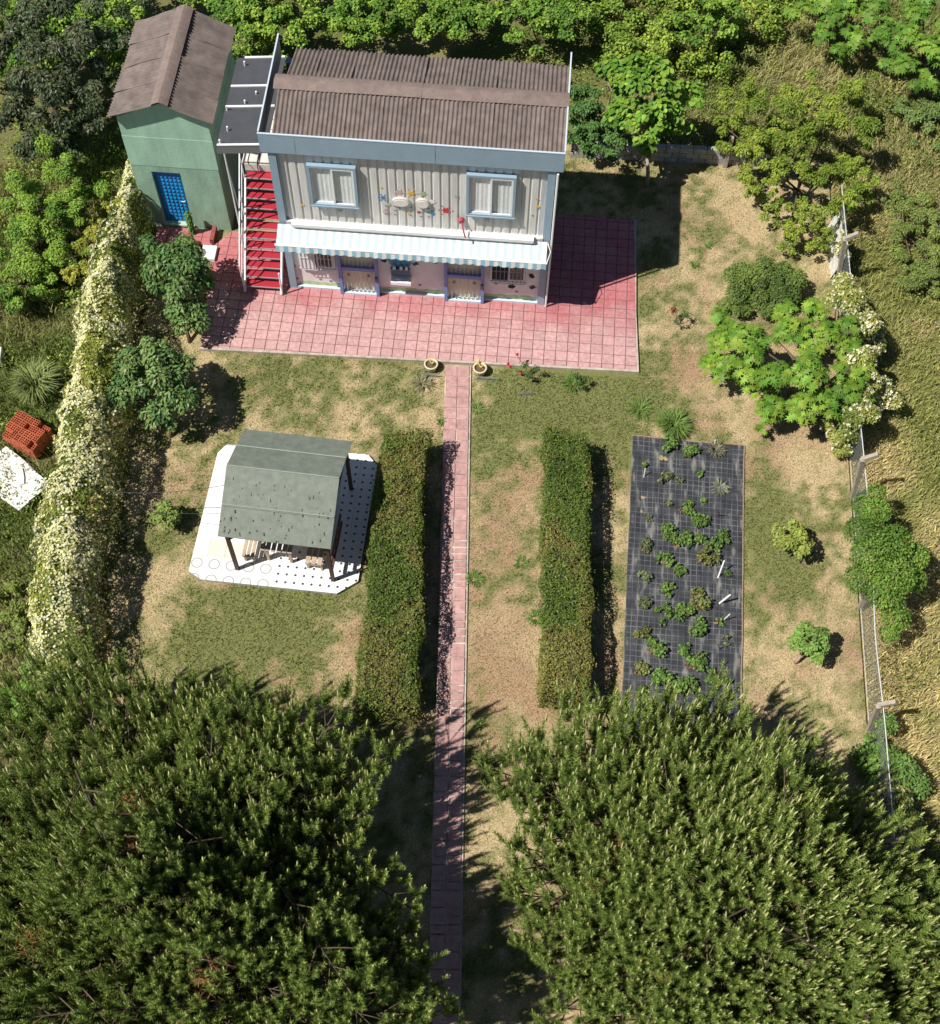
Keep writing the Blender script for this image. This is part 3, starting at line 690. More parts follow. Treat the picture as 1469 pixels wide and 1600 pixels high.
for t in (.33, .66, 1.): MB().tube([(xr, sy0+(sy1-sy0)*t, sz0+(sz1-sz0)*t-.05), (xr, sy0+(sy1-sy0)*t, sz0+(sz1-sz0)*t+.93)], .02, 5).build('baluster', STEEL, st)
MB().tube([(SXB+.03, sy0-.08, .1), (SXB+.03, sy0-.08, 1.05)], .025, 6).build('baluster', STEEL, st)
LND = mat('pale_marble', (.62, .60, .55), .5, .15, 6)
ld = MB().box((-11.32, 3.98, 2.5), (-10.04, 6.1, 2.93)).build('landing', mat('landing_mortar', (.10, .09, .08), .9), st)
rr = random.Random(5); ys = [4.0, 4.40, 4.85, 5.3, 5.7, 6.08]
for j in range(5):
    xs_ = [-11.3, -11.3+rr.uniform(.3, .5), -10.6+rr.uniform(-.1, .15), -10.06]
    for i in range(3):
        k1, k2 = rr.uniform(-.06, .06), rr.uniform(-.06, .06)
        a, b, c_, d = xs_[i]+.015, xs_[i+1]-.015, ys[j]+.015, ys[j+1]-.015
        MB().prism([(a, c_), (b, c_+k1*.3), (b-abs(k2), d), (a, d-abs(k1))], 2.93, 2.955, .004).build('stone_slab', LND, ld)
for i, (a, b) in enumerate(((-11.30, -10.95), (-10.92, -10.5), (-10.47, -10.06))):
    MB().box((a, 3.955, 2.66), (b, 3.979, 2.92)).build('riser_slab', LND, ld)
for x_ in (-11.2, -10.3): MB().box((x_-.04, 5.9, .05), (x_+.04, 5.98, 2.55)).build('landing_post', GALV, st)

# ---------------------------------------------------------------- canopy over the landing
cn = thing('stair_canopy', 'dark grey canopy of flat panels with white battens between shed and house', 'canopy', (-11, 4, 0))
BLK = mat('black_panel', (.062, .064, .072), .45, .12, 3)
cy = [2.55, 3.98, 4.75, 5.85]; zL, zR = 4.98, 5.12
for a, b in zip(cy[:-1], cy[1:]):
    MB().add([(-11.52, a, zL), (-10.16, a, zR), (-10.16, b, zR), (-11.52, b, zL), (-11.52, a, zL-.03), (-10.16, a, zR-.03), (-10.16, b, zR-.03), (-11.52, b, zL-.03)],
             [(0, 1, 2, 3), (7, 6, 5, 4), (0, 4, 5, 1), (1, 5, 6, 2), (2, 6, 7, 3), (3, 7, 4, 0)]).build('roof_panel', BLK, cn)
for i, y_ in enumerate(cy):
    x1 = -10.17; x0 = -11.5 if i < 3 else -11.3
    MB().bar((x0, y_+(.03 if i == 0 else 0), zL+.02+(x0+11.5)*.1), (x1, y_+(.03 if i == 0 else 0), zR+.02), .06, .03).build('batten', STEEL, cn)
MB().add([(-11.52, 2.55, zL-.03), (-10.16, 2.55, zR-.03), (-10.16, 2.50, zR-.22), (-11.52, 2.50, zL-.22)], [(0, 3, 2, 1)]).build('front_flap', mat('grey_flap', (.10, .10, .105), .6), cn)
MB().tube([(-11.38, 2.66, .1), (-11.38, 2.66, 4.95)], .025, 6).build('post', STEEL, cn)
MB().tube([(-11.46, 3.4, .1), (-11.42, 2.72, 4.9)], .018, 6).build('post', GALV, cn)
for x_, y_ in ((-11.25, 5.55), (-11.0, 4.1), (-10.75, 4.45), (-11.45, 3.85), (-11.3, 3.1), (-11.42, 2.62)):
    MB().tube([(x_, y_, zL), (x_, y_, zR+.03)], .025, 8).build('screw_cap', PVC, cn)

# ---------------------------------------------------------------- shed
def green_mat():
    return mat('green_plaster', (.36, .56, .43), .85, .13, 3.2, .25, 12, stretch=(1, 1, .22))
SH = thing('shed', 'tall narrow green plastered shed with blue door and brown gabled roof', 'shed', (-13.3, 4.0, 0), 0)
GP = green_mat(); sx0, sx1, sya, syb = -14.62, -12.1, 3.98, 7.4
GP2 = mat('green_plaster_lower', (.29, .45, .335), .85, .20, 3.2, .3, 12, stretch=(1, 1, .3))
def wallbox(mb, z0, z1, off=0.): mb.box((sx0-off, sya-off, z0), (sx1+off, syb+off, z1))
dx0, dx1, dz0, dz1 = -14.08, -13.24, .17, 2.32
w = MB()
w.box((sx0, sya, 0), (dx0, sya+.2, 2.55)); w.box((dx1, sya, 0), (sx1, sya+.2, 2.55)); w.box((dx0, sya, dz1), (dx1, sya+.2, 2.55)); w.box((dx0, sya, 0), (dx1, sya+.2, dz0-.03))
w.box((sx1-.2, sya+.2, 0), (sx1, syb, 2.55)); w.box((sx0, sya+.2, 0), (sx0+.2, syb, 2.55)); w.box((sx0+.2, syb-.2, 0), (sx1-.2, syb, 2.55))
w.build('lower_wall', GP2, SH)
MB().box((sx0-.008, sya-.008, 2.553), (sx1+.008, syb+.008, 3.67)).build('upper_wall', GP, SH)
g = MB(); zt = 4.36; pk = 4.95; xc = (sx0+sx1)/2
g.add([(sx0, sya, 3.673), (sx1, sya, 3.673), (sx1, sya, zt), (xc, sya, pk), (sx0, sya, zt), (sx0, syb, 3.673), (sx1, syb, 3.673), (sx1, syb, zt), (xc, syb, pk), (sx0, syb, zt)],
      [(0, 1, 2, 3, 4), (9, 8, 7, 6, 5), (1, 6, 7, 2), (5, 0, 4, 9), (4, 3, 8, 9), (3, 2, 7, 8)]); g.build('gable_wall', GP, SH)
BD = mat('blue_door_steel', (.012, .21, .52), .35, .12, 5)
d = MB().box((dx0+.012, sya+.10, dz0), (dx1-.012, sya+.14, dz1-.012)).build('door', BD, SH)
nx_, nz_ = 6, 14
for i in range(nx_):
    for j in range(nz_):
        a = dx0+.06+(dx1-dx0-.12)*i/nx_; b = a+(dx1-dx0-.12)/nx_-.012; c_ = dz0+.06+(dz1-dz0-.12)*j/nz_; e = c_+(dz1-dz0-.12)/nz_-.012
        MB().add([(a, sya+.099, c_), (b, sya+.099, c_), (b, sya+.099, e), (a, sya+.099, e), ((a+b)/2, sya+.062, (c_+e)/2)], [(0, 1, 4), (1, 2, 4), (2, 3, 4), (3, 0, 4)]).build('embossed_square', BD, d)
MB().tube([(dx1-.09, sya+.1, 1.1), (dx1-.09, sya+.04, 1.1), (dx1-.2, sya+.04, 1.1)], .015, 5).build('handle', STEEL, d)
MB().box((dx0-.05, sya-.06, dz0-.06), (dx1+.05, sya+.1, dz0-.002)).build('threshold', mat('pale_green_step', (.40, .52, .40), .8), SH)
# shed roof: ridge along y
rzr, rze = 5.12, 4.50; ryf, ryb = sya-.20, syb+.12; xl, xr_ = -14.80, -11.93; xm = -13.27
nsh = 4
for k in range(nsh):
    a = ryf+(ryb-ryf)*k/nsh; wd_ = (ryb-ryf)/nsh+.04
    for ex in (xl, xr_):
        mb = MB(); l = math.hypot(ex-xm, rzr-rze)
        corr_sheet(mb, (xm, a, rzr+.005*(k % 2)), (0, 1, 0), (ex-xm, 0, rze-rzr), wd_, l+rs.uniform(-.02, .02), pitch=.118, amp=.026, wob=.09, nl=5); smooth(mb.build('roof_sheet', ROOFM, SH))
for k in range(3):
    a = ryf-.02+(ryb-ryf+.04)*k/3; b = a+(ryb-ryf+.04)/3+.04; vs = []
    for yy_ in (a, b):
        for j in range(7):
            t = -1+j/3; vs.append((xm+t*.24, yy_, rzr+.075+.006*k-.12*abs(t)**1.3))
    MB().add(vs, [(j, j+1, 7+j+1, 7+j) for j in range(6)]).build('ridge_cap', ROOFC, SH)

# red step slabs, brick planter box and the white slab beside the shed
sp = MB().box((-14.3, 3.25, -.02), (-12.55, 3.90, .09)).build('shed_step', mat('dark_joint', (.1, .05, .05)), None); sp['kind'] = 'structure'
for i in range(5):
    for j in range(2):
        MB().prism([(-14.28+i*.345, 3.27+j*.315), (-13.95+i*.345, 3.27+j*.315), (-13.95+i*.345, 3.57+j*.315), (-14.28+i*.345, 3.57+j*.315)], .091, .11, .004).build('tile', TILEM, sp)
c0 = at(330, 395)
wb = MB(); wb.box((c0[0]-.22, c0[1]-.42, .0), (c0[0]+.2, c0[1]+.1, .22)); wb = wb.build('stone_block', mat('white_plaster_block', (.75, .74, .70), .8, .1, 8)); tag(wb, 'low white plastered block between the shed and the red patio', 'block')
bp_ = MB().box((-12.62, 3.35, .0), (-12.5, 3.9, .28)).build('brick_kerb', mat('dark_red_brick', (.24, .06, .055), .8, .2, 9)); tag(bp_, 'short dark red kerb beside the shed step', 'kerb')

# ---------------------------------------------------------------- gazebo pad and gazebo
def dots_mat(name, kind):
    m = bpy.data.materials.new(name); m.use_nodes = True; N = m.node_tree; b = N.nodes['Principled BSDF']; b.inputs['Roughness'].default_value = .3
    t = N.nodes.new('ShaderNodeTexCoord'); s = N.nodes.new('ShaderNodeSeparateXYZ'); N.links.new(t.outputs['Object'], s.inputs[0])
    def fr(sock, per):
        k = N.nodes.new('ShaderNodeMath'); k.operation = 'MULTIPLY'; k.inputs[1].default_value = 1/per; N.links.new(sock, k.inputs[0])
        f = N.nodes.new('ShaderNodeMath'); f.operation = 'FRACT'; N.links.new(k.outputs[0], f.inputs[0])
        a = N.nodes.new('ShaderNodeMath'); a.operation = 'SUBTRACT'; a.inputs[1].default_value = .5; N.links.new(f.outputs[0], a.inputs[0])
        c = N.nodes.new('ShaderNodeMath'); c.operation = 'MULTIPLY'; c.inputs[1].default_value = per; N.links.new(a.outputs[0], c.inputs[0])
        return c.outputs[0]
    per = .225 if kind == 'dot' else .45
    u, v = fr(s.outputs['X'], per), fr(s.outputs['Y'], per)
    cb = N.nodes.new('ShaderNodeCombineXYZ'); N.links.new(u, cb.inputs[0]); N.links.new(v, cb.inputs[1])
    ln = N.nodes.new('ShaderNodeVectorMath'); ln.operation = 'LENGTH'; N.links.new(cb.outputs[0], ln.inputs[0])
    r = N.nodes.new('ShaderNodeValToRGB'); r.color_ramp.interpolation = 'CONSTANT'; e = r.color_ramp.elements
    wc = (.80, .80, .78, 1); dc = (.06, .08, .10, 1) if kind == 'dot' else (.36, .36, .36, 1)
    if kind == 'dot': e[0].position = 0; e[0].color = dc; e[1].position = .034; e[1].color = wc
    else:
        e[0].position = 0; e[0].color = wc; e[1].position = .115; e[1].color = dc; q = e.new(.152); q.color = wc
    N.links.new(ln.outputs['Value'], r.inputs[0]); N.links.new(r.outputs[0], b.inputs['Base Color']); return m
PW = mat('white_marble_tile', (.82, .81, .78), .3, .06, 4, obj_var=.03); PD = dots_mat('dotted_tile', 'dot'); PR = dots_mat('ring_tile', 'ring'); PBG = mat('beige_tile', (.66, .62, .54), .4, .06, 4)
pc = (-9.03, -5.68); prz2 = -.012
def tol(p): 
    c_, s_ = math.cos(-prz2), math.sin(-prz2); X, Y = p[0]-pc[0], p[1]-pc[1]; return (c_*X-s_*Y, s_*X+c_*Y)
OCT = [tol(at(*p)) for p in ((296, 895), (316, 908), (527, 930), (560, 911), (590, 730), (575, 713), (543, 711), (356, 697), (341, 711))]
pm = MB().prism(OCT, -.03, .095); me_ = bpy.data.meshes.new('gazebo_pad'); me_.from_pydata(pm.v, [], pm.f); me_.materials.append(mat('grey_grout', (.40, .40, .40), .9))
padO = link('gazebo_pad', me_, None, loc=(pc[0], pc[1], 0), rz=prz2); padO['kind'] = 'structure'; ORG[padO.name] = ((pc[0], pc[1], 0), prz2)
for i in range(-6, 6):
    for j in range(-6, 6):
        x0, y0 = i*.45, j*.45; q = [(x0+.003, y0+.003), (x0+.447, y0+.003), (x0+.447, y0+.447), (x0+.003, y0+.447)]; cl = clip_poly(q, OCT)
        if len(cl) < 3 or area(cl) < .002: continue
        m_ = PD if x0 > -.1 or (x0 > -.6 and y0 > 1.2) else PW
        if x0 <= -.1 and y0 < -1.75: m_ = PR
        if -.6 < x0 <= -.1 and y0 < -1.2: m_ = PR
        if -1.9 < x0 < -.95 and -1.75 < y0 < -.9 and m_ is PW: m_ = PBG
        b = MB().prism(cl, .096, .108, .0015); me_ = bpy.data.meshes.new('tile'); me_.from_pydata(b.v, [], b.f); me_.materials.append(m_); link('tile', me_, padO)
gz = thing('gazebo', 'small open wooden gazebo with dark green felt gable roof on a white tiled pad', 'gazebo', (-8.69, -6.0, .10), -.045)
Z0 = .11
def GL(x_, y_, z_): c_, s_ = math.cos(-.045), math.sin(-.045); return (-8.69+c_*x_-s_*y_, -6.0+s_*x_+c_*y_, z_)
FELT = mat('green_roof_felt', (.125, .145, .118), .75, col2=(.19, .215, .178), vscale=5, bump=.35, bscale=50, detail=14)
WOOD = mat('dark_wood', (.075, .042, .03), .7, .3, 12); WOODL = mat('pale_wood', (.42, .33, .24), .75, .2, 12)
hx = 1.375; ey = 1.56; ze, zr = 2.2, 2.95
def slab(name, pts, t, m, par):
    n = len(pts); a = [Vector(GL(*p)) for p in pts]; nn = (a[1]-a[0]).cross(a[2]-a[0]).normalized()
    if nn.z < 0: a = a[::-1]; nn = -nn
    vs = a+[p-nn*t for p in a]; return MB().add(vs, [tuple(range(n)), tuple(range(2*n-1, n-1, -1))]+[(i, n+i, n+(i+1) % n, (i+1) % n)[::-1] for i in range(n)]).build(name, m, par)
def feltgrid(name, y0, z0, y1, z1, lift):
    b = MB(); nx, ny = 24, 5; vs = []
    for j in range(ny+1):
        for i in range(nx+1):
            t = j/ny; x_ = -hx-.02+(2*hx+.04)*i/nx; yy_ = y0+(y1-y0)*t; vs.append(GL(x_, yy_, z0+(z1-z0)*t+lift+.022*(fbm(np.array(x_), np.array(yy_), 1.7, 3, 66)-.5)))
    vs2 = [(a, c_, d-.02) for a, c_, d in vs]; n1 = nx+1
    fs = [(j*n1+i, j*n1+i+1, (j+1)*n1+i+1, (j+1)*n1+i) for j in range(ny) for i in range(nx)]
    b.add(vs, fs); b.add(vs2, [f[::-1] for f in fs])
    rim = list(range(n1))+[j*n1+nx for j in range(1, ny+1)]+[ny*n1+i for i in range(nx-1, -1, -1)]+[j*n1 for j in range(ny-1, 0, -1)]
    m_ = len(vs); b.f += [(rim[i], rim[(i+1) % len(rim)], rim[(i+1) % len(rim)]+m_, rim[i]+m_) for i in range(len(rim))]
    return b.build(name, FELT, gz)
ym = -ey*.54; zm = zr+(ze-zr)*.54; yb = ey*.5; zb = zr+(ze-zr)*.5
feltgrid('roof_felt', 0, zr, ym-.06, zm+(ze-zr)*.04, .03); feltgrid('roof_felt', ym, zm, -ey, ze, .01)
feltgrid('roof_felt', 0, zr, yb+.06, zb+(ze-zr)*.04, .032); feltgrid('roof_felt', yb, zb, ey, ze, .012)
SEAM = mat('pale_felt_seam', (.25, .28, .24), .8, .15, 9); STN = mat('dark_moss_spot', (.06, .065, .05), .9)
for yy_, zz_ in ((ym-.03, zm+.055), (yb+.03, zb+.06), (0, zr+.052)): MB().bar(GL(-hx-.01, yy_, zz_-.01), GL(hx+.01, yy_, zz_-.01), .03, .008).build('seam_strip', SEAM, gz)
for k in range(70):
    x_ = rs.uniform(-hx, hx); f = rs.uniform(.05, .98)**.8; yy_ = -ey*f; zz_ = zr+(ze-zr)*f+.03; w_ = rs.uniform(.008, .022); MB().bar(GL(x_, yy_, zz_), GL(x_+rs.uniform(-.02, .02), yy_-rs.uniform(.02, .10), zz_-.02), w_, .006).build('moss_spot', STN, gz)
slab('roof_deck', [(-hx, 0, zr-.02), (hx, 0, zr-.02), (hx, -ey+.02, ze-.02), (-hx, -ey+.02, ze-.02)], .03, WOOD, gz)
slab('roof_deck', [(-hx, 0, zr-.022), (hx, 0, zr-.022), (hx, ey-.02, ze-.022), (-hx, ey-.02, ze-.022)], .03, WOOD, gz)
for sx in (-1, 1):
    for sy in (-1, 1):
        f_ = (sx*1.25, sy*1.38 if sy < 0 else 1.36)
        MB().bar(GL(f_[0], f_[1], Z0), GL(f_[0], f_[1], 2.25), .09, .09).build('post', WOOD, gz)
        MB().bar(GL(f_[0], f_[1], 1.75), GL(f_[0]-sx*.45, f_[1], 2.2), .05, .06).build('brace', WOOD, gz)
    MB().bar(GL(sx*1.25, -1.45, 2.18), GL(sx*1.25, 1.45, 2.18), .08, .10).build('beam', WOOD, gz)
    MB().bar(GL(sx*1.25, 0, 2.2), GL(sx*1.25, 0, 2.85), .08, .08).build('king_post', WOOD, gz)
    MB().bar(GL(sx*1.32, -1.5, 2.17), GL(sx*1.32, 0, 2.88), .04, .10).build('barge_board', WOOD, gz); MB().bar(GL(sx*1.32, 1.5, 2.17), GL(sx*1.32, 0, 2.88), .04, .10).build('barge_board', WOOD, gz)
for sy in (-1, 1): MB().bar(GL(-1.3, sy*1.37, 2.16), GL(1.3, sy*1.37, 2.16), .07, .09).build('beam', WOOD, gz)
REDW = mat('red_brown_board', (.20, .06, .05), .7, .2, 10)
for k, z_ in enumerate((.55, .95)):
    MB().bar(GL(1.25, -1.3, z_), GL(1.25, .1, z_), .04, .12).build('rail_board', REDW if k else WOOD, gz)
# picnic table and benches
tb = thing('picnic_table', 'slatted wooden table standing under the gazebo roof', 'table', GL(-.2, -.35, Z0), -.045)
def slats(par, x0, x1, y0, y1, z_, n, m, nm):
    for i in range(n):
        a = x0+(x1-x0)*i/n; b = x0+(x1-x0)*(i+1)/n-.03; MB().bar(GL((a+b)/2, y0, z_), GL((a+b)/2, y1, z_), b-a, .03).build(nm, m, par)
slats(tb, -.62, .22, -1.12, .55, .82, 6, WOODL, 'slat')
for x_ in (-.5, .1):
    for y_ in (-1.0, .4): MB().bar(GL(x_, y_, Z0), GL(x_, y_, .80), .07, .07).build('leg', WOODL, tb)
for x0, x1, lb in ((-1.12, -.78, 'slatted wooden bench left of the table under the gazebo'), (.52, .98, 'slatted wooden bench right of the table under the gazebo')):
    bn = thing('bench', lb, 'bench', GL((x0+x1)/2, -.4, Z0), -.045, group='benches under the gazebo')
    slats(bn, x0, x1, -1.2, .5, .52, 3, WOODL, 'slat')
    for y_ in (-1.1, .4):
        for x_ in (x0+.04, x1-.07): MB().bar(GL(x_, y_, Z0), GL(x_, y_, .50), .06, .06).build('leg', WOODL, bn)
    MB().bar(GL(x0+.02, -1.16, .45), GL(x1-.05, -1.16, .45), .05, .07).build('rail', WOODL, bn)

# ---------------------------------------------------------------- brick pile and white slabs
bo = at(52, 690); bp = thing('brick_pile', 'stacked pallet of orange hollow clay bricks beside the flowering vine', 'brick pile', (bo[0], bo[1], 0), 0)
BRK = mat('hollow_brick', (.50, .13, .06), .85, .18, 10, .4, 50, obj_var=.12)
bh, bw, bl = .19, .135, .29
bang = -.42; Mb = Matrix.Translation((bo[0], bo[1], 0)) @ Matrix.Rotation(bang, 4, 'Z')
def hollow():
    """hollow brick standing on end: rim and webs around eight open cells, 12 mm walls"""
    b = MB(); nx, ny = 4, 2; xs_ = [-bw/2+bw*i/ny for i in range(ny+1)]; t = .011; zt = bl*.5
    W2, L2 = bw/2, .095
    for x_ in (-W2, 0, W2): b.box((x_-t/2, -L2, 0), (x_+t/2, L2, zt))
    for k in range(4):
        y_ = -L2+2*L2*k/3
        for x0, x1 in ((-W2+t/2, -t/2), (t/2, W2-t/2)): b.box((x0, y_-t/2, 0), (x1, y_+t/2, zt-.001))
    b.box((-W2+.002, -L2+.002, .0), (W2-.002, L2-.002, .03))
    return b
hb = hollow(); HBM = bpy.data.meshes.new('brick'); HBM.from_pydata(hb.v, [], hb.f); HBM.materials.append(BRK)
for k in range(4):
    for i in range(7):
        for j in range(4):
            if k == 3 and (i, j) in ((6, 3), (5, 3), (6, 0), (3, 2), (1, 0), (0, 0)): continue
            x_ = -.50+i*.147+rs.uniform(-.006, .006); y_ = -.32+j*.205+rs.uniform(-.008, .008)
            o = link('brick', HBM, bp, loc=(0, 0, 0)); v = Matrix.Rotation(bang, 4, 'Z') @ Vector((x_, y_, .02+k*.148)); o.location = v; o.rotation_euler = (0, 0, bang+rs.uniform(-.03, .03))
WS = mat('white_marble_slab', (.80, .79, .76), .5, col2=(.58, .57, .54), vscale=5)
def wslab(cx, cy, z, w, l, ang, th, label, lbl2=None, til=0.):
    c_ = at(cx, cy); M = Matrix.Translation((c_[0], c_[1], z)) @ Matrix.Rotation(ang, 4, 'Z') @ Matrix.Rotation(til, 4, 'X')
    b = MB(M); n = 5; poly = [(-w/2, -l/2), (w/2-.05, -l/2+.02), (w/2, l/2-.03), (w*.1, l/2), (-w/2+.02, l/2-.01)]; b.prism(poly, 0, th, .004); o = b.build('marble_slab', WS)
    for v in o.data.vertices: v.co -= Vector((c_[0], c_[1], 0))
    o.location = (c_[0], c_[1], 0); tag(o, label, 'slab', 'white slabs lying beside the brick pile')
wslab(14, 738, .15, 1.15, .95, -.6, .05, 'white slab at the left picture edge, just below the brick pile, with a bent corner')
wslab(48, 762, .18, .95, .75, -.62, .05, 'white slab nearest the flowering vine, lying flat in the weeds')
wslab(28, 778, .12, .9, .62, -.55, .05, 'lowest white slab of the stack below the brick pile')
wslab(34, 752, .235, .55, .28, -1.2, .03, 'narrow white slab tilted on top of the other white slabs', til=.12)
o_ = at(-4, 566); b = MB(); b.prism([(o_[0]-.5, o_[1]-.25), (o_[0]+.22, o_[1]-.15), (o_[0]+.15, o_[1]+.3), (o_[0]-.5, o_[1]+.3)], .05, .35, .01); tag(b.build('white_crate', WS), 'white block cut by the left picture edge above the brick pile', 'block')

# ---------------------------------------------------------------- planters and little wire edgings
CLAY = mat('cream_clay', (.62, .53, .36), .8, .15, 9); SOIL = mat('potting_soil', (.10, .065, .04), .95, .3, 20); ZINC = mat('zinc_wire', (.40, .43, .42), .4, metal=.6)
for (px_, py_), lb in (((674, 577), 'round cream clay planter left of the path where it meets the patio'), ((750, 583), 'round cream clay planter right of the path with a yellow figure on its rim')):
    c_ = at(px_, py_); t = thing('planter', lb, 'planter', (c_[0], c_[1], 0), group='planters at the head of the path')
    pr = [(.10, 0), (.145, .05), (.17, .16), (.185, .24), (.20, .25), (.20, .275), (.16, .275), (.15, .2)]; b = MB(); n = 20; vs = []
    for r_, z_ in pr:
        for k in range(n): vs.append((c_[0]+r_*math.cos(2*PI*k/n), c_[1]+r_*math.sin(2*PI*k/n), z_))
    b.add(vs, [(i*n+k, i*n+(k+1) % n, (i+1)*n+(k+1) % n, (i+1)*n+k) for i in range(len(pr)-1) for k in range(n)]); smooth(b.build('pot', CLAY, t))
    b = MB(); b.prism([(c_[0]+.152*math.cos(2*PI*k/n), c_[1]+.152*math.sin(2*PI*k/n)) for k in range(n)], .1, .215); b.build('soil', SOIL, t)
    b = MB()
    for q in range(3 if px_ < 700 else 5):
        a = q*2.1; b.tube([(c_[0]+.02*q, c_[1], .2), (c_[0]+.05*math.cos(a), c_[1]+.05*math.sin(a), .33), (c_[0]+.09*math.cos(a), c_[1]+.09*math.sin(a), .40)], [.022, .02, .008], 6)
    b.build('dry_shoot', mat('yellow_dry', (.62, .46, .16), .8), t)
    if px_ > 700:
        b = MB(); b.tube([(c_[0]-.06, c_[1]+.17, .27), (c_[0]-.06, c_[1]+.17, .36), (c_[0]-.06, c_[1]+.17, .42)], [.05, .045, .01], 8); b.tube([(c_[0]-.12, c_[1]+.18, .34), (c_[0]-.0, c_[1]+.18, .36)], .018, 6); b.build('rim_figure', mat('yellow_paint_pale', (.70, .58, .25), .7), t)
def wire_edging(px0, px1, py0, py1, lb):
    a, b_ = at(px0, py0), at(px1, py1); n = max(3, int(math.hypot(*(b_-a)[:2])/.045)); t = thing('wire_edging', lb, 'edging', (a[0], a[1], 0), group='low wire edgings by the patio'); m = MB()
    for i in range(n+1):
        p = a+(b_-a)*i/n; m.tube([(p[0], p[1], 0), (p[0], p[1], .16)], .005, 3)
    m.build('picket', ZINC, t); m = MB()
    for z_ in (.03, .10, .16): m.tube([(a[0], a[1], z_), (b_[0], b_[1], z_)], .007, 4)
    m.build('rail', ZINC, t)
wire_edging(741, 780, 593, 596, 'low grey wire edging in the grass below the right planter'); wire_edging(657, 686, 588, 590, 'low grey wire edging in the grass below the left planter'); wire_edging(808, 832, 618, 617, 'low grey wire edging beside the red rose bush')

# ---------------------------------------------------------------- hedges
def hedge(c4, h, label, seed):
    base = [(p[0], p[1]) for p in c4]; t = thing('hedge', label, 'hedge', (sum(p[0] for p in base)/4, sum(p[1] for p in base)/4, 0), group='clipped hedges beside the path')
    P, Nn = [], []
    A = np.array(base)  # FL FR BR BL
    def surf(n, kind):
        u = rs.uniform(0, 1, n); v = rs.uniform(0, 1, n)
        if kind == 'top':
            p = (A[0]*(1-u)[:, None]+A[1]*u[:, None])*(1-v)[:, None]+(A[3]*(1-u)[:, None]+A[2]*u[:, None])*v[:, None]
            e = np.minimum(np.minimum(u, 1-u)*1.3, np.minimum(v, 1-v)*7.5)
            z = h+(.34*(fbm(p[:, 0], p[:, 1], 1.1, 3, seed)-.5)+.26*(fbm(p[:, 0], p[:, 1], 4.5, 3, seed+5)-.5))-.35*np.clip(.16-e, 0, .2)**1.2*3-np.abs(rs.normal(size=n))*.035
            return np.stack([p[:, 0], p[:, 1], z], 1), np.tile([0, 0, 1.], (n, 1))
        a, b = kind; d = A[b]-A[a]; nn = np.array([d[1], -d[0]])/np.hypot(*d)
        p = A[a]+(d)*u[:, None]; z = .03+(h-.05)*v; w = .34*(fbm(p[:, 0]+p[:, 1], z, 1.9, 4, seed+9)-.42)-np.abs(rs.normal(size=n))*.04
        return np.stack([p[:, 0]+nn[0]*w, p[:, 1]+nn[1]*w, z], 1), np.tile([nn[0], nn[1], .2], (n, 1))
    for n, k in ((19000, 'top'), (8500, (1, 2)), (5000, (3, 0)), (1200, (0, 1)), (1200, (2, 3))):
        a, b = surf(n, k); P.append(a); Nn.append(b)
    P = np.concatenate(P); Nn = np.concatenate(Nn)
    P[:, 0] += .22*(fbm(P[:, 1], P[:, 1]*0, .9, 3, seed+20)-.5)
    st_ = rs.rand(len(P)) < .05; P[st_] += Nn[st_]*rs.uniform(.03, .14, (int(st_.sum()), 1))
    C = leaf_cols((.095, .145, .026), P, .5, .5, (.13, .125, .034), 1.0, seed)
    nr = Nn*.8+rs.normal(size=P.shape)*.6+[0, 0, .3]
    V, Tr, C = place(T_LEAF, P, nr, .062*(1+.4*rs.uniform(-1, 1, len(P))), C); npmesh('foliage', V, Tr, LEAFM, t, C)['kind'] = 'stuff'
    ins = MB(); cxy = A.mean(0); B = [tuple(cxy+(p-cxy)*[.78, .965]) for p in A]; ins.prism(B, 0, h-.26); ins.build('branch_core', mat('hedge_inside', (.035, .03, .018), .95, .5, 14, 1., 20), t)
hedge([at(555, 1100, 1.25), at(650, 1104, 1.25), at(668, 672, 1.2), at(597, 674, 1.2)], 1.32, 'clipped green hedge between the gazebo and the path', 1)
hedge([at(847, 1080, 1.2), at(925, 1085, 1.2), at(918, 682, 1.1), at(854, 668, 1.1)], 1.22, 'clipped green hedge between the path and the strawberry bed', 2)

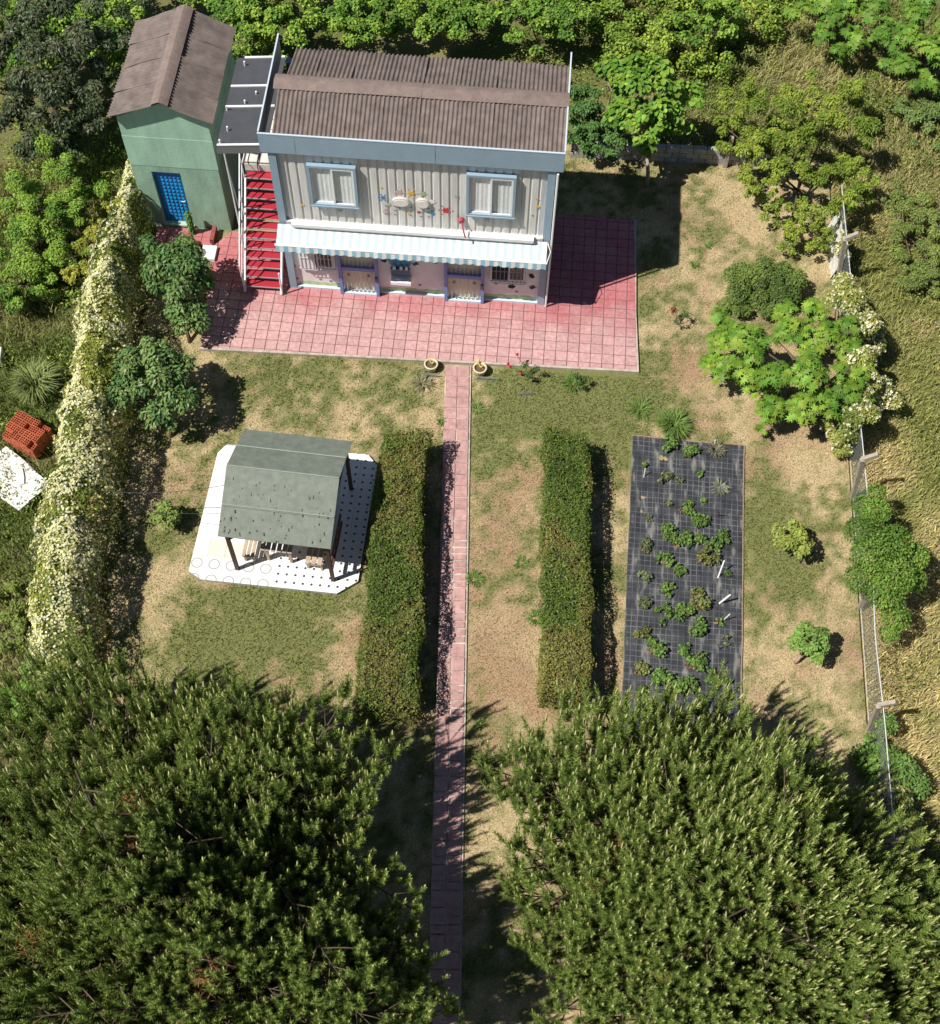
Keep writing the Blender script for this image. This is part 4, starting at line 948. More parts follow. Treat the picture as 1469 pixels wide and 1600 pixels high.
# ---------------------------------------------------------------- strawberry bed
mc = [at(972, 1092), at(1158, 1140), at(1162, 697), at(988, 681)]
def extend(a, b, t): return a+(b-a)*t
A0, A1 = extend(mc[3], mc[0], 1.12), extend(mc[2], mc[1], 1.05)
def mat_pt(u, v):
    return (A0*(1-u)+A1*u)*(1-v)+(mc[3]*(1-u)+mc[2]*u)*v
def fabric_mat():
    m = bpy.data.materials.new('weed_fabric'); m.use_nodes = True; N = m.node_tree; b = N.nodes['Principled BSDF']; b.inputs['Roughness'].default_value = .55
    uv = N.nodes.new('ShaderNodeAttribute'); uv.attribute_name = 'Col'; s = N.nodes.new('ShaderNodeSeparateXYZ'); N.links.new(uv.outputs['Vector'], s.inputs[0])
    def line(sock, cnt, w):
        k = N.nodes.new('ShaderNodeMath'); k.operation = 'MULTIPLY'; k.inputs[1].default_value = cnt; N.links.new(sock, k.inputs[0])
        f = N.nodes.new('ShaderNodeMath'); f.operation = 'FRACT'; N.links.new(k.outputs[0], f.inputs[0])
        l = N.nodes.new('ShaderNodeMath'); l.operation = 'LESS_THAN'; l.inputs[1].default_value = w; N.links.new(f.outputs[0], l.inputs[0]); return l.outputs[0]
    a = line(s.outputs['X'], 20, .11); c = line(s.outputs['Y'], 54, .11)
    mx = N.nodes.new('ShaderNodeMath'); mx.operation = 'MAXIMUM'; N.links.new(a, mx.inputs[0]); N.links.new(c, mx.inputs[1])
    g = N.nodes.new('ShaderNodeNewGeometry'); no = N.nodes.new('ShaderNodeTexNoise'); no.inputs['Scale'].default_value = 2.2; no.inputs['Detail'].default_value = 8; no.inputs['Roughness'].default_value = .6
    mpv = N.nodes.new('ShaderNodeVectorMath'); mpv.operation = 'MULTIPLY'; mpv.inputs[1].default_value = (2.2, .55, 1); N.links.new(g.outputs['Position'], mpv.inputs[0]); N.links.new(mpv.outputs[0], no.inputs['Vector'])
    r = N.nodes.new('ShaderNodeValToRGB'); e = r.color_ramp.elements; e[0].position = .35; e[0].color = (.022, .023, .027, 1); e[1].position = .55; e[1].color = (.042, .044, .050, 1); q = e.new(.66); q.color = (.19, .18, .165, 1)
    N.links.new(no.outputs['Fac'], r.inputs[0])
    mi = N.nodes.new('ShaderNodeMix'); mi.data_type = 'RGBA'; N.links.new(r.outputs[0], mi.inputs['A']); mi.inputs['B'].default_value = (.20, .21, .23, 1)
    k = N.nodes.new('ShaderNodeMath'); k.operation = 'MULTIPLY'; k.inputs[1].default_value = .6; k2 = N.nodes.new('ShaderNodeMath'); k2.operation = 'MULTIPLY'; n3 = N.nodes.new('ShaderNodeTexNoise'); n3.inputs['Scale'].default_value = 1.7; n3.inputs['Detail'].default_value = 6; N.links.new(g.outputs['Position'], n3.inputs['Vector']); m3 = N.nodes.new('ShaderNodeMapRange'); m3.inputs['From Min'].default_value = .35; m3.inputs['From Max'].default_value = .62; m3.inputs['To Min'].default_value = .15; N.links.new(n3.outputs['Fac'], m3.inputs['Value']); N.links.new(mx.outputs[0], k2.inputs[0]); N.links.new(m3.outputs[0], k2.inputs[1]); N.links.new(k2.outputs[0], k.inputs[0]); N.links.new(k.outputs[0], mi.inputs['Factor'])
    N.links.new(mi.outputs['Result'], b.inputs['Base Color']); return m
nu, nv = 60, 150; U, V_ = np.meshgrid(np.linspace(0, 1, nu), np.linspace(0, 1, nv)); u = U.ravel(); v = V_.ravel()
Pm = (A0[None]*(1-u)[:, None]+A1[None]*u[:, None])*(1-v)[:, None]+(mc[3][None]*(1-u)[:, None]+mc[2][None]*u[:, None])*v[:, None]
edge = np.minimum(np.minimum(u, 1-u)*8, np.minimum(v, 1-v)*20); Pm[:, 2] = .022+.085*(fbm(Pm[:, 0]*2.2, Pm[:, 1]*.6, 1.3, 4, 90)-.4)*np.clip(edge, .15, 1)+.008*np.sin(Pm[:, 1]*14+Pm[:, 0]*2)
Pm[:, 0] += .035*(fbm(Pm[:, 1], Pm[:, 0], 1.1, 2, 15)-.5)
i = (np.arange(nv-1)[:, None]*nu+np.arange(nu-1)[None]).ravel(); Tr = np.concatenate([np.stack([i, i+1, i+nu+1], 1), np.stack([i, i+nu+1, i+nu], 1)])
fm = npmesh('weed_mat', Pm, Tr, fabric_mat(), None, np.stack([u, v, 0*u], 1)); smooth_all(fm); tag(fm, 'long sheet of black gridded weed fabric laid on the lawn for strawberries', 'weed mat')
for i_, (a, b) in enumerate(((mc[2], A1), (mc[3], mc[2]))):
    n = 10; pts = [tuple(a+(b-a)*t+[rs.uniform(-.02, .02), rs.uniform(-.02, .02), .035]) for t in np.linspace(0, 1, n)]
    MB().tube(pts, .018, 5).build('hem', mat('frayed_hem', (.30, .20, .15), .9, .3, 9), fm)

def zoom6(x_, y_): return (940+x_/2.777, 640+y_/2.777)
SB = [(185, 240, 's', 0), (280, 295, 'm', 1), (340, 318, 's', 1), (285, 412, 's', 1), (365, 440, 'm', 0), (430, 280, 's', 0), (432, 395, 's', 0), (200, 482, 's', 1), (278, 528, 'l', 0), (343, 570, 'l', 0), (425, 505, 'l', 0),
      (425, 565, 'm', 0), (452, 640, 'l', 2), (525, 550, 'm', 0), (497, 590, 'm', 0), (200, 600, 'm', 1), (275, 650, 'm', 0), (327, 705, 'm', 0), (192, 735, 'm', 1), (283, 775, 'm', 0), (190, 850, 'm', 1), (420, 800, 'm', 2), (432, 852, 'l', 2), (270, 885, 'm', 0), (345, 885, 'l', 0),
      (430, 948, 'l', 0), (175, 980, 'm', 2), (250, 1040, 'l', 0), (350, 1060, 'm', 0), (410, 1100, 'l', 0), (467, 1165, 'm', 0), (172, 1130, 'm', 2), (247, 1180, 'l', 0), (365, 1205, 'l', 0), (430, 1270, 'l', 0), (540, 1180, 's', 0), (232, 1302, 'm', 2), (163, 1240, 'm', 0), (545, 1262, 's', 2),
      (510, 925, 's', 0), (540, 722, 's', 0), (540, 995, 's', 1), (295, 155, 'l', 0), (375, 188, 'l', 0)]
cols_ = {'far left': [], 'left': [], 'middle': [], 'right': [], 'far right': []}
for q in SB:
    x_ = q[0]+(q[1]-700)*.04; k = 'far left' if x_ < 222 else 'left' if x_ < 308 else 'middle' if x_ < 388 else 'right' if x_ < 480 else 'far right'; cols_[k].append(q)
ORD = 'first second third fourth fifth sixth seventh eighth ninth tenth eleventh twelfth thirteenth'.split()
SZ = {'s': .12, 'm': .185, 'l': .26}; SN = {'s': 'small', 'm': 'middling', 'l': 'big'}; TN = {0: 'green', 1: 'greyish', 2: 'browned'}
for k, L in cols_.items():
    for n_, (x_, y_, s_, t_) in enumerate(sorted(L, key=lambda q: q[1])):
        c_ = at(*zoom6(x_, y_)); R = SZ[s_]
        bl = [(c_[0]+rs.normal()*R*.45, c_[1]+rs.normal()*R*.45, .06+R*.42, R*.55, R*.55, R*.5) for _ in range(6 if s_ != 's' else 3)]
        t = thing('strawberry_plant', '%s %s strawberry plant, %s from far end of the %s row' % (SN[s_], TN[t_], ORD[n_], k), 'strawberry plant', (c_[0], c_[1], .04), group='strawberry plants on the black weed mat')
        c1 = (.09, .15, .035) if t_ == 0 else (.10, .12, .055) if t_ == 1 else (.12, .13, .04)
        foliage('leaves', bl, 105 if s_ != 's' else 80, T_WIDE, .07, c1, t, up=.6, rnd=.9, m=LEAFM, var=.5, low=-.7, cov=.75, jit=.35)
        if t_ == 2 or rs.rand() < .3:
            bl = [(c_[0]-R*.5, c_[1]-R*.3, .06, R*.6, R*.5, R*.2)]; foliage('dry_leaves', bl, 70, T_WIDE, .06, (.20, .115, .06), t, up=.6, rnd=.9, var=.5, low=-.2, cov=.6)
def stick(p0, p1, z1, r, m, lb, nm='stake'):
    a = at(*zoom6(*p0)); b = at(*zoom6(*p1), z1); o = MB(Matrix.Translation(-Vector((a[0], a[1], 0)))).tube([(a[0], a[1], 0), tuple(b)], r, 6).build(nm, m); o.location = (a[0], a[1], 0); tag(o, lb, 'stake', 'stakes stuck into the weed mat')
stick((503, 735), (533, 655), .55, .022, PVC, 'white plastic stake on the weed mat, farthest of the three leaning by its right edge'); stick((510, 842), (558, 804), .5, .026, PVC, 'thick white plastic stake near the right edge of the weed mat, middle one of three')
stick((528, 915), (556, 888), .4, .016, PVC, 'short white plastic stake near the right edge of the weed mat, nearest of three'); stick((183, 296), (190, 255), .35, .014, PVC, 'thin white stake in the far left corner of the weed mat')
stick((490, 160), (493, 132), .3, .016, PVC, 'white stake end poking up at the far edge of the weed mat')
DK = mat('dark_stake', (.07, .06, .05), .7)
for p0, p1, lb in (((508, 462), (512, 440), 'thin dark stake on the weed mat beyond the white stakes'), ((535, 1112), (520, 1085), 'thin dark stake near the lower right of the weed mat'), ((512, 1042), (505, 1015), 'thin dark stake right of the big strawberry clump'), ((545, 1335), (540, 1310), 'thin dark stake at the near right corner of the weed mat')):
    stick(p0, p1, .45, .012, DK, lb)
def tuft(px_, py_, r, h, n, col, label, nm='grass_tuft', cat='grass tuft', z=0., grp='green grass tufts in the garden'):
    c_ = at(px_, py_); a = rs.uniform(0, 2*PI, n); q = r*np.sqrt(rs.uniform(0, 1, n))*.5; x_ = c_[0]+q*np.cos(a); y_ = c_[1]+q*np.sin(a)
    C = np.array(col)*(1+.35*rs.uniform(-1, 1, n))[:, None]
    hh = h*rs.uniform(.5, 1.2, n); l = r*rs.uniform(.3, 1.1, n); sd_ = np.stack([-np.sin(a), np.cos(a), 0*a], 1)*.011
    p = np.stack([x_, y_, np.full(n, z)], 1); d = np.stack([np.cos(a)*l, np.sin(a)*l, hh], 1); mid = p+d*[.45, .45, .8]; e = p+d*[1, 1, .75]
    V = np.stack([p-sd_*.6, p+sd_*.6, mid+sd_, mid-sd_, e], 1)-[c_[0], c_[1], 0]; Tr = (np.array([(0, 1, 2), (0, 2, 3), (3, 2, 4)])[None]+(np.arange(n)*5)[:, None, None]).reshape(-1, 3)
    o = npmesh(nm, V.reshape(-1, 3), Tr, GRASSM, None, np.repeat(C, 5, 0)); o.location = (c_[0], c_[1], 0); tag(o, label, cat, grp)
GT = (.14, .22, .05)
tuft(1052, 668, .42, .35, 500, GT, 'tall feathery green grass tuft at the far end of the weed mat'); tuft(838, 966, .22, .10, 90, GT, 'spreading grass tuft beside the left side of the right hedge')
tuft(740, 905, .22, .10, 80, GT, 'grass tuft touching the right edge of the path'); tuft(690, 660, .15, .12, 50, GT, 'grass tuft at the left path edge near the far end of the left hedge')
tuft(815, 880, .2, .09, 60, GT, 'flat grass tuft in the strip between path and right hedge'); tuft(745, 640, .2, .1, 70, GT, 'grass tuft right of the path just below the right planter'); tuft(1125, 765, .24, .12, 90, (.22, .24, .16), 'spiky pale onion like tuft on the weed mat', 'spiky_plant', 'plant', .05)
tuft(1118, 705, .25, .2, 110, (.2, .19, .12), 'withered pale weed at the far right corner of the weed mat', 'spiky_plant', 'plant', .03); tuft(748, 1135, .12, .1, 40, GT, 'tiny grass tuft right of the path near the pine shade')
tuft(660, 600, .3, .14, 120, (.26, .24, .14), 'dry wispy tuft below the left planter'); tuft(1000, 640, .35, .12, 150, GT, 'green grass tuft in the lawn above the weed mat'); tuft(895, 600, .3, .14, 160, GT, 'green grass tuft against the front edge of the patio right of the roses')
tuft(1106, 385, .12, .1, 50, (.10, .24, .05), 'bright green weed in the lawn right of the patio'); tuft(1085, 415, .14, .1, 50, GT, 'upper right of the small weeds beside the patio shadow'); tuft(150, 640, .45, .6, 260, (.24, .28, .10), 'big arching pale grass tuft beyond the vine above the brick pile')
tuft(60, 610, .6, .7, 420, (.22, .27, .09), 'arching grass clump between the white block and the brick pile')

# ---------------------------------------------------------------- pines
def lobe(x_, y_, seed): return float(fbm(np.array(x_), np.array(y_), .42, 2, seed+40))
def bough_mesh(seed):
    """one pine bough, stem along +x ending at the origin: side twigs, upturned shoots with needles, pale candles"""
    r = np.random.RandomState(seed); L = r.uniform(1.3, 1.7); upv = np.array([0, 0, 1.]); rad = np.array([1, 0, .22]); side = np.array([0, 1., 0]); S0, S1, S2, NB = [], [], [], []
    for tt, so in ((1., 0), (.84, .2), (.78, -.22), (.62, .36), (.56, -.38), (.38, .42), (.32, -.4), (.2, .05), (.08, .3), (.02, -.3)):
        so = so*r.uniform(.75, 1.25)*L/1.3; node = rad*L*(tt-1)+side*so+[0, 0, r.normal()*.06-.10*abs(so)]; ph = r.uniform(0, 6.3); k_ = 4 if tt < 1 else 6
        NB.append((rad*L*(tt-1.22), node))
        for k in range(k_):
            az = ph+2*PI*k/k_+r.normal()*.25; out = np.array([math.cos(az), math.sin(az), 0])*r.uniform(.25, .65)+rad*.40; l = r.uniform(.42, .82)*(1.08 if tt > .7 else .9); j = r.normal(size=3)*.06
            mid = node+(out*.60+upv*.38+j)*l*.5; tip = mid+(out*.22+upv*.95+j)*l*.62; S0.append(node-[0, 0, .04]); S1.append(mid); S2.append(tip)
    S0, S1, S2 = map(np.array, (S0, S1, S2)); m = len(S0); nn = 135; out_ = []
    a_ = r.uniform(.05, 1, (m, nn))[..., None]
    pos = (1-a_)**2*S0[:, None]+2*a_*(1-a_)*S1[:, None]+a_**2*S2[:, None]; tan = nrmz(2*(1-a_)*(S1-S0)[:, None]+2*a_*(S2-S1)[:, None])
    rv = r.normal(size=(m, nn, 3)); rv = nrmz(rv-tan*(rv*tan).sum(-1, keepdims=True)); dr = nrmz(rv*.78+tan*(.60+.5*a_)); ln = r.uniform(.08, .15, (m, nn, 1))*(1.3-.6*a_)
    wv = nrmz(np.cross(dr, r.normal(size=(m, nn, 3))))*.0068
    V = np.stack([pos-wv, pos+wv, pos+dr*ln], 2).reshape(-1, 3); bc = np.array([.10, .165, .034])*(1+.15*r.normal(size=(m, 1))); tipc = np.array([.42, .52, .13])
    cc = bc[:, None]*(1-a_*.6)+tipc*(a_*.6); cc = cc*(1+.35*r.uniform(-1, 1, (m, nn, 1)))
    out_.append((V, np.arange(len(V)).reshape(-1, 3), np.repeat(cc.reshape(-1, 3), 3, 0)))
    def strip(P0, P1, P2, w0, w1, col):
        d = nrmz(P2-P0); s = nrmz(np.cross(d, r.normal(size=P0.shape))); s2 = np.cross(d, s); vs = []
        for P, w in ((P0, w0), (P1, w0), (P2, w1)):
            for k in range(3): ang = 2*PI*k/3; vs.append(P+(s*math.cos(ang)+s2*math.sin(ang))*w)
        V = np.stack(vs, 1); tr = [(i*3+k, i*3+(k+1) % 3, i*3+3+k) for i in range(2) for k in range(3)]+[(i*3+(k+1) % 3, i*3+3+(k+1) % 3, i*3+3+k) for i in range(2) for k in range(3)]
        out_.append((V.reshape(-1, 3), (np.array(tr)[None]+(np.arange(len(P0))*9)[:, None, None]).reshape(-1, 3), np.repeat(col, 9, 0)))
    strip(S0, S1, S2, .007, .005, np.tile([.11, .10, .04], (m, 1)))
    A, B = np.array([q[0] for q in NB]), np.array([q[1] for q in NB]); strip(A, (A+B)/2+[0, 0, .02], B, .014, .009, np.tile([.12, .085, .055], (len(A), 1)))
    strip(np.array([rad*-L*1.45-[0, 0, .25]]), np.array([rad*-L*.7]), np.array([rad*0.]), .018, .010, np.array([[.085, .065, .05]]))
    d = nrmz(S2-S1); cand = r.rand(m) < .6; B = S2[cand]; D = nrmz(d[cand]+[0, 0, .5]); L_ = r.uniform(.10, .22, (cand.sum(), 1)); strip(B-D*.02, B+D*L_*.5, B+D*L_, .016, .009, np.array([.62, .62, .28])*(1+.25*r.uniform(-1, 1, (cand.sum(), 1))))
    V, Tr, C = merge(out_); ORG_keep = dict(ORG); o = npmesh('bough', V, Tr, NEEDM, None, np.clip(C, .005, 1)); me = o.data; bpy.data.objects.remove(o); return me
BOUGHS = [bough_mesh(100+i) for i in range(9)]
def pine(cx, cy, R, ztop, zrim, ncl, label, seed, ex=1., ey_=1., dia=0.):
    t = thing('pine_tree', label, 'pine tree', (cx, cy, 0), group='big pines in the foreground'); r = np.random.RandomState(seed)
    E = []; tries = 0; md = R*1.5/math.sqrt(ncl)
    while len(E) < ncl and tries < 60000:
        tries += 1; a = r.uniform(0, 2*PI); q = math.sqrt(r.uniform(0, 1))*1.02; lump = 1+dia*math.cos(2*(a+PI/4))+.10*math.sin(a*5+seed)+.06*math.sin(a*11+2*seed)+.04*r.normal()
        x_, y_ = q*R*lump*math.cos(a)*ex, q*R*lump*math.sin(a)*ey_
        if lobe(cx+x_, cy+y_, seed) < .42 and r.rand() < .92: continue
        if all((x_-e[0])**2+(y_-e[1])**2 > md*md for e in E): E.append((x_, y_, q, a))
        if tries % 4000 == 0: md *= .9
    low_ = []
    while len(low_) < 300-len(E):
        a = r.uniform(0, 2*PI); q = math.sqrt(r.rand())*.96*(1+dia*math.cos(2*(a+PI/4))); low_.append((q*R*math.cos(a)*ex, q*R*math.sin(a)*ey_, min(q, 1), a))
    wood = MB(); wood.tube([(cx, cy, -.05), (cx+.05, cy, zrim), (cx, cy, ztop*.75), (cx, cy, ztop-.4)], [.22, .17, .10, .04], 8)
    for i_e, (x_, y_, q, a) in enumerate(E+low_):
        lay = 1.35 if i_e >= len(E) else 0 if r.rand() < .8 else 1
        z = zrim+(ztop-zrim)*(1-min(q, 1)**1.9)+3.6*(lobe(cx+x_, cy+y_, seed)-.5)-lay*r.uniform(.5, 1.0)+r.normal()*.12
        o = link('bough', BOUGHS[r.randint(len(BOUGHS))], t, loc=(x_, y_, float(z)), rz=a+r.normal()*.3); k = r.uniform(1.0, 1.35); o.scale = (k, k, k)
        if q > .2 and i_e % 5 == 0: wood.tube([(cx+x_*.10, cy+y_*.10, max(.8, float(z)*.7-.5)), (cx+x_*.6, cy+y_*.6, float(z)-.75), (cx+x_*.8, cy+y_*.8, float(z)-.45)], [.035, .022, .012], 4, cap=False)
    smooth(wood.build('trunk', BARKP, t))
    for k in range(4):
        a = r.uniform(0, 2*PI); q = r.uniform(.1, .7); P = np.array([cx+q*R*math.cos(a), cy+q*R*math.sin(a), zrim+(ztop-zrim)*(1-q**1.9)+.1])+r.normal(size=(160, 3))*[.16, .16, .08]
        V, Tr, C = place((np.array([(-.03, 0, 0), (.03, 0, 0), (0, 1, 0.)]), np.array([(0, 1, 2)])), P, r.normal(size=P.shape), .16, np.array([.38, .17, .08])*(1+.4*r.uniform(-1, 1, (160, 1)))); npmesh('dead_spray', V, Tr, NEEDM, t, C)['kind'] = 'stuff'
pine(-9.75, -16.8, 5.2, 6.7, 3.0, 165, 'big pine filling the lower left corner, left of the path', 3, 1.08, .98, .08)
pine(1.95, -15.65, 4.2, 6.3, 2.8, 140, 'big pine at the lower right between the path and the wire fence', 14, 1.08, 1.0, .15)

# ---------------------------------------------------------------- flowering vine on the left fence
def px_blobs(L, z=None):
    out = []
    for q in L:
        px_, py_, zz, r_ = q[:4]; p = at(px_, py_, zz); out.append((p[0], p[1], p[2], r_, r_, r_*(q[4] if len(q) > 4 else .85)))
    return out
spine = [(-15.0, 5.1), (-15.0, 3.6), (-15.0, 2.2), (-14.95, .8), (-14.8, -.6), (-14.6, -2.0), (-14.5, -3.4), (-14.4, -4.8), (-14.25, -6.2), (-14.15, -7.6), (-13.95, -9.0), (-13.8, -10.4), (-13.7, -11.3)]
vt = thing('flowering_vine', 'long white flowering vine hedge along the left side of the garden', 'vine', (-14.5, -3, 0))
SP = np.array(spine); SY_ = SP[::-1, 1]; SX_ = SP[::-1, 0]
def vine_pts(n, off=0.):
    y_ = rs.uniform(-11.5, 5.2, n); th = rs.uniform(-.08*PI, 1.08*PI, n); xc_ = np.interp(y_, SY_, SX_)+.12
    wd = np.interp(y_, [-11.5, -10.5, -7, -3, 1, 3.5, 5.2], [.5, .95, .92, .80, .68, .52, .3]); ht = np.interp(y_, [-11.5, -9, -4, 2, 5.2], [1.2, 2.0, 2.2, 2.1, 1.6])
    nz = fbm(y_*1.3, th*1.7, 1.0, 4, 81)-.5; nz2 = fbm(y_*4.5, th*4, 1.0, 3, 83)-.5; k = .92+1.1*nz+.5*nz2+off-np.abs(rs.normal(size=n))*.06
    ct, st_ = np.cos(th), np.sin(th); X = xc_-wd*k*np.sign(ct)*np.abs(ct)**.8; Z = ht*(1+.3*nz+.12*nz2+off*.5)*np.sign(st_)*np.abs(st_)**.75
    P = np.stack([X, y_, np.maximum(Z, .03)], 1); Nn = nrmz(np.stack([-ct/wd, nz2*1.5, st_/ht*1.2], 1)); return P, Nn
P, Nn = vine_pts(52000, -.03); C = leaf_cols((.12, .16, .035), P, .4, .3, (.21, .23, .04), 1.3)
V, Tr, C = place(T_LEAF, P, Nn+rs.normal(size=P.shape)*.4+[0, 0, .25], .088*(1+.3*rs.uniform(-1, 1, len(P))), C); npmesh('leaves', V, Tr, LEAFM, vt, C)['kind'] = 'stuff'
P, Nn = vine_pts(46000, .03); f = fbm(P[:, 0]*1.6+P[:, 2], P[:, 1]*1.2, 1.3, 4, 71); k = (f+rs.normal(size=len(P))*.08 > .47+.10*np.clip(Nn[:, 0], 0, 1)); P, Nn = P[k], Nn[k]
C = np.array([.76, .73, .42])*(1+.3*rs.uniform(-1, 1, (len(P), 1))); C[:, 2] *= 1+.4*rs.uniform(-1, 1, len(P)); V, Tr, C = place(T_FLOWER, P, Nn+rs.normal(size=P.shape)*.4+[0, 0, .2], .055*(1+.35*rs.uniform(-1, 1, len(P))), np.clip(C, .05, .9)); npmesh('flowers', V, Tr, FLOWM, vt, C)['kind'] = 'stuff'
b = MB()
for i in range(len(spine)-1): b.tube([(spine[i][0], spine[i][1], -.05), (spine[i][0]+.1, spine[i][1]-.3, .8), (spine[i][0]-.1, spine[i][1]-.7, 1.4)], [.04, .03, .015], 5)
b.build('stem', BARK, vt)

# ---------------------------------------------------------------- trees, shrubs
def shrub(nm, label, cat, base, blobs, dens, tpl, size, col, col2=None, r0=.05, m=None, group=None, up=.5, rnd=.55, var=.32, trunk=True, jit=.2, low=-.45, patch=.25, bark=BARK, psc=1.5):
    t = thing(nm, label, cat, (base[0], base[1], 0), group=group)
    foliage('foliage', blobs, dens, tpl, size, col, t, col2, up, rnd, m, var, jit, patch, low, psc=psc)
    if trunk:
        k = min(len(blobs), 7); idx = np.linspace(0, len(blobs)-1, k).astype(int); limbs(t, (base[0], base[1], 0), [(blobs[i][0], blobs[i][1], blobs[i][2]) for i in idx], r0, bark)
    return t
def cb(px_, py_, z, R, n, r, flat=.8, lo=-.25): return clumps(at(px_, py_, z), R, n, r, flat, lo)
# orange trees left
b1 = cb(276, 430, 1.45, (.80, .95, .75), 16, .34)+cb(292, 495, 1.0, (.45, .5, .4), 5, .28)+cb(240, 385, 1.7, (.3, .35, .3), 3, .24)
shrub('citrus_tree', 'dark green citrus tree by the left corner of the red patio', 'tree', at(297, 535), b1, 75, T_LEAF, .135, (.060, .125, .035), (.10, .16, .045), .06, LEAFG, 'citrus trees beside the vine', up=.3, rnd=.5, low=-.6)
b2 = cb(242, 598, 1.45, (.98, .90, .75), 20, .34)+cb(236, 548, 1.9, (.25, .3, .3), 3, .22)+cb(245, 660, 1.0, (.4, .3, .3), 3, .26)
shrub('citrus_tree', 'round dark green citrus tree above left of the gazebo', 'tree', at(268, 682), b2, 75, T_LEAF, .13, (.065, .135, .045), (.11, .17, .05), .06, LEAFG, 'citrus trees beside the vine', up=.3, rnd=.5, low=-.6)
shrub('sapling', 'small pale green sapling left of the gazebo pad', 'sapling', at(262, 835), cb(260, 806, .55, (.26, .3, .35), 9, .16), 60, T_LEAF, .085, (.16, .22, .05), None, .018, None, 'saplings in the lawn')
shrub('sapling', 'thin yellow green sapling right of the weed mat, beside its own long shadow', 'sapling', at(1252, 880), cb(1238, 845, .75, (.42, .45, .35), 9, .17), 42, T_LEAF, .11, (.20, .24, .05), None, .02, None, 'saplings in the lawn')
shrub('sapling', 'bushy bright green sapling with bare trunk foot near the right pine', 'sapling', at(1242, 1036), cb(1265, 1003, .75, (.42, .42, .38), 12, .19), 75, T_LEAF, .10, (.14, .23, .05), None, .045, None, 'saplings in the lawn', bark=mat('pink_bark', (.36, .24, .18), .8))
# fig on the right
bf = []
for px_, py_, z, r in ((1150, 520, 1.4, .5), (1120, 570, 1.1, .42), (1190, 540, 1.7, .5), (1240, 520, 1.9, .55), (1290, 520, 1.8, .5), (1330, 545, 1.7, .45), (1210, 590, 1.7, .55), (1260, 580, 2.1, .6), (1310, 590, 1.8, .5), (1350, 600, 1.5, .4), (1180, 600, 1.2, .45), (1205, 640, 1.1, .42), (1255, 640, 1.6, .5), (1300, 640, 1.5, .45), (1325, 655, 1.1, .35), (1130, 500, 1., .3), (1220, 490, 1.6, .4), (1275, 490, 1.5, .4), (1150, 580, 1., .4), (1195, 655, .8, .3), (1345, 560, 1.4, .3)):
    p = at(px_, py_, z)
    for q in range(5): rr_ = r*rs.uniform(.45, .75); bf.append((p[0]+rs.normal()*r*.42, p[1]+rs.normal()*r*.42, z+rs.normal()*.16, rr_, rr_, rr_*.6))
shrub('fig_tree', 'wide fig tree with large lobed leaves by the right fence', 'tree', at(1290, 640), bf, 26, T_FIG, .235, (.09, .175, .02), (.15, .235, .03), .09, LEAFM, None, up=.9, rnd=.5, low=-.2)
shrub('round_bush', 'dense rounded dark green bush just above the fig tree', 'bush', at(1200, 470), cb(1195, 448, .5, (.95, .75, .45), 22, .3)+cb(1150, 480, .35, (.3, .3, .2), 4, .2), 150, T_LEAF, .075, (.085, .13, .03), (.12, .17, .035), .04, trunk=True)
# white flowering bush on the right fence
def flower_bush(label, L, dens=190, colr=(.86, .82, .62), frac=.43):
    t = thing('flowering_bush', label, 'flowering bush', (L[0][0], L[0][1], 0), group='white flowering bushes on the right fence')
    bb = []
    for (x_, y_, z_, r_, _, _2) in L:
        for q in range(4): rr_ = r_*rs.uniform(.4, .7); bb.append((x_+rs.normal()*r_*.4, y_+rs.normal()*r_*.4, max(.2, z_+rs.normal()*r_*.3), rr_, rr_, rr_*.9))
    foliage('leaves', bb, 80, T_LEAF, .08, (.13, .17, .035), t, (.22, .24, .05), up=.35, rnd=.6)
    P, Nn = blob_pts(bb, dens, -.3, .16); f = fbm(P[:, 0]*1.2, P[:, 1], 1.3, 3, 72); k = f+rs.normal(size=len(P))*.12 > frac; P, Nn = P[k]+Nn[k]*.02, Nn[k]
    C = np.array(colr)*[.9, .88, .8]*(1+.2*rs.uniform(-1, 1, (len(P), 1))); V, Tr, C = place(T_FLOWER, P, Nn+rs.normal(size=P.shape)*.45+[0, 0, .3], .075*(1+.35*rs.uniform(-1, 1, len(P))), np.clip(C, .05, .9)); npmesh('flowers', V, Tr, FLOWM, t, C)['kind'] = 'stuff'
    limbs(t, (L[0][0], L[0][1], 0), [(q[0], q[1], q[2]) for q in L[:5]], .04)
flower_bush('white flowering bush spilling over the fence behind the fig tree', px_blobs([(1310, 455, 1.7, .5), (1330, 475, 1.8, .5), (1345, 510, 1.7, .5), (1350, 560, 1.7, .5), (1355, 600, 1.7, .45), (1348, 640, 1.6, .5), (1335, 665, 1.4, .5), (1360, 535, .9, .6), (1365, 620, .8, .6)]))
flower_bush('small patch of white blossom at the fence below the fig tree', px_blobs([(1312, 680, .7, .3), (1322, 700, .5, .3), (1300, 672, .7, .25)]))
flower_bush('thin yellow white flowering sprig beside the upper concrete post', px_blobs([(1318, 370, 1.1, .25), (1318, 392, 1.0, .25), (1316, 350, .9, .15)]), frac=.42)
flower_bush('greyish white flowering bush on the fence right of the big pine', px_blobs([(1380, 1250, 1.0, .55), (1400, 1300, 1.1, .6), (1415, 1350, 1.1, .6), (1425, 1400, 1., .6), (1405, 1440, .8, .6), (1375, 1220, .7, .4)]), colr=(.62, .62, .5), frac=.46)
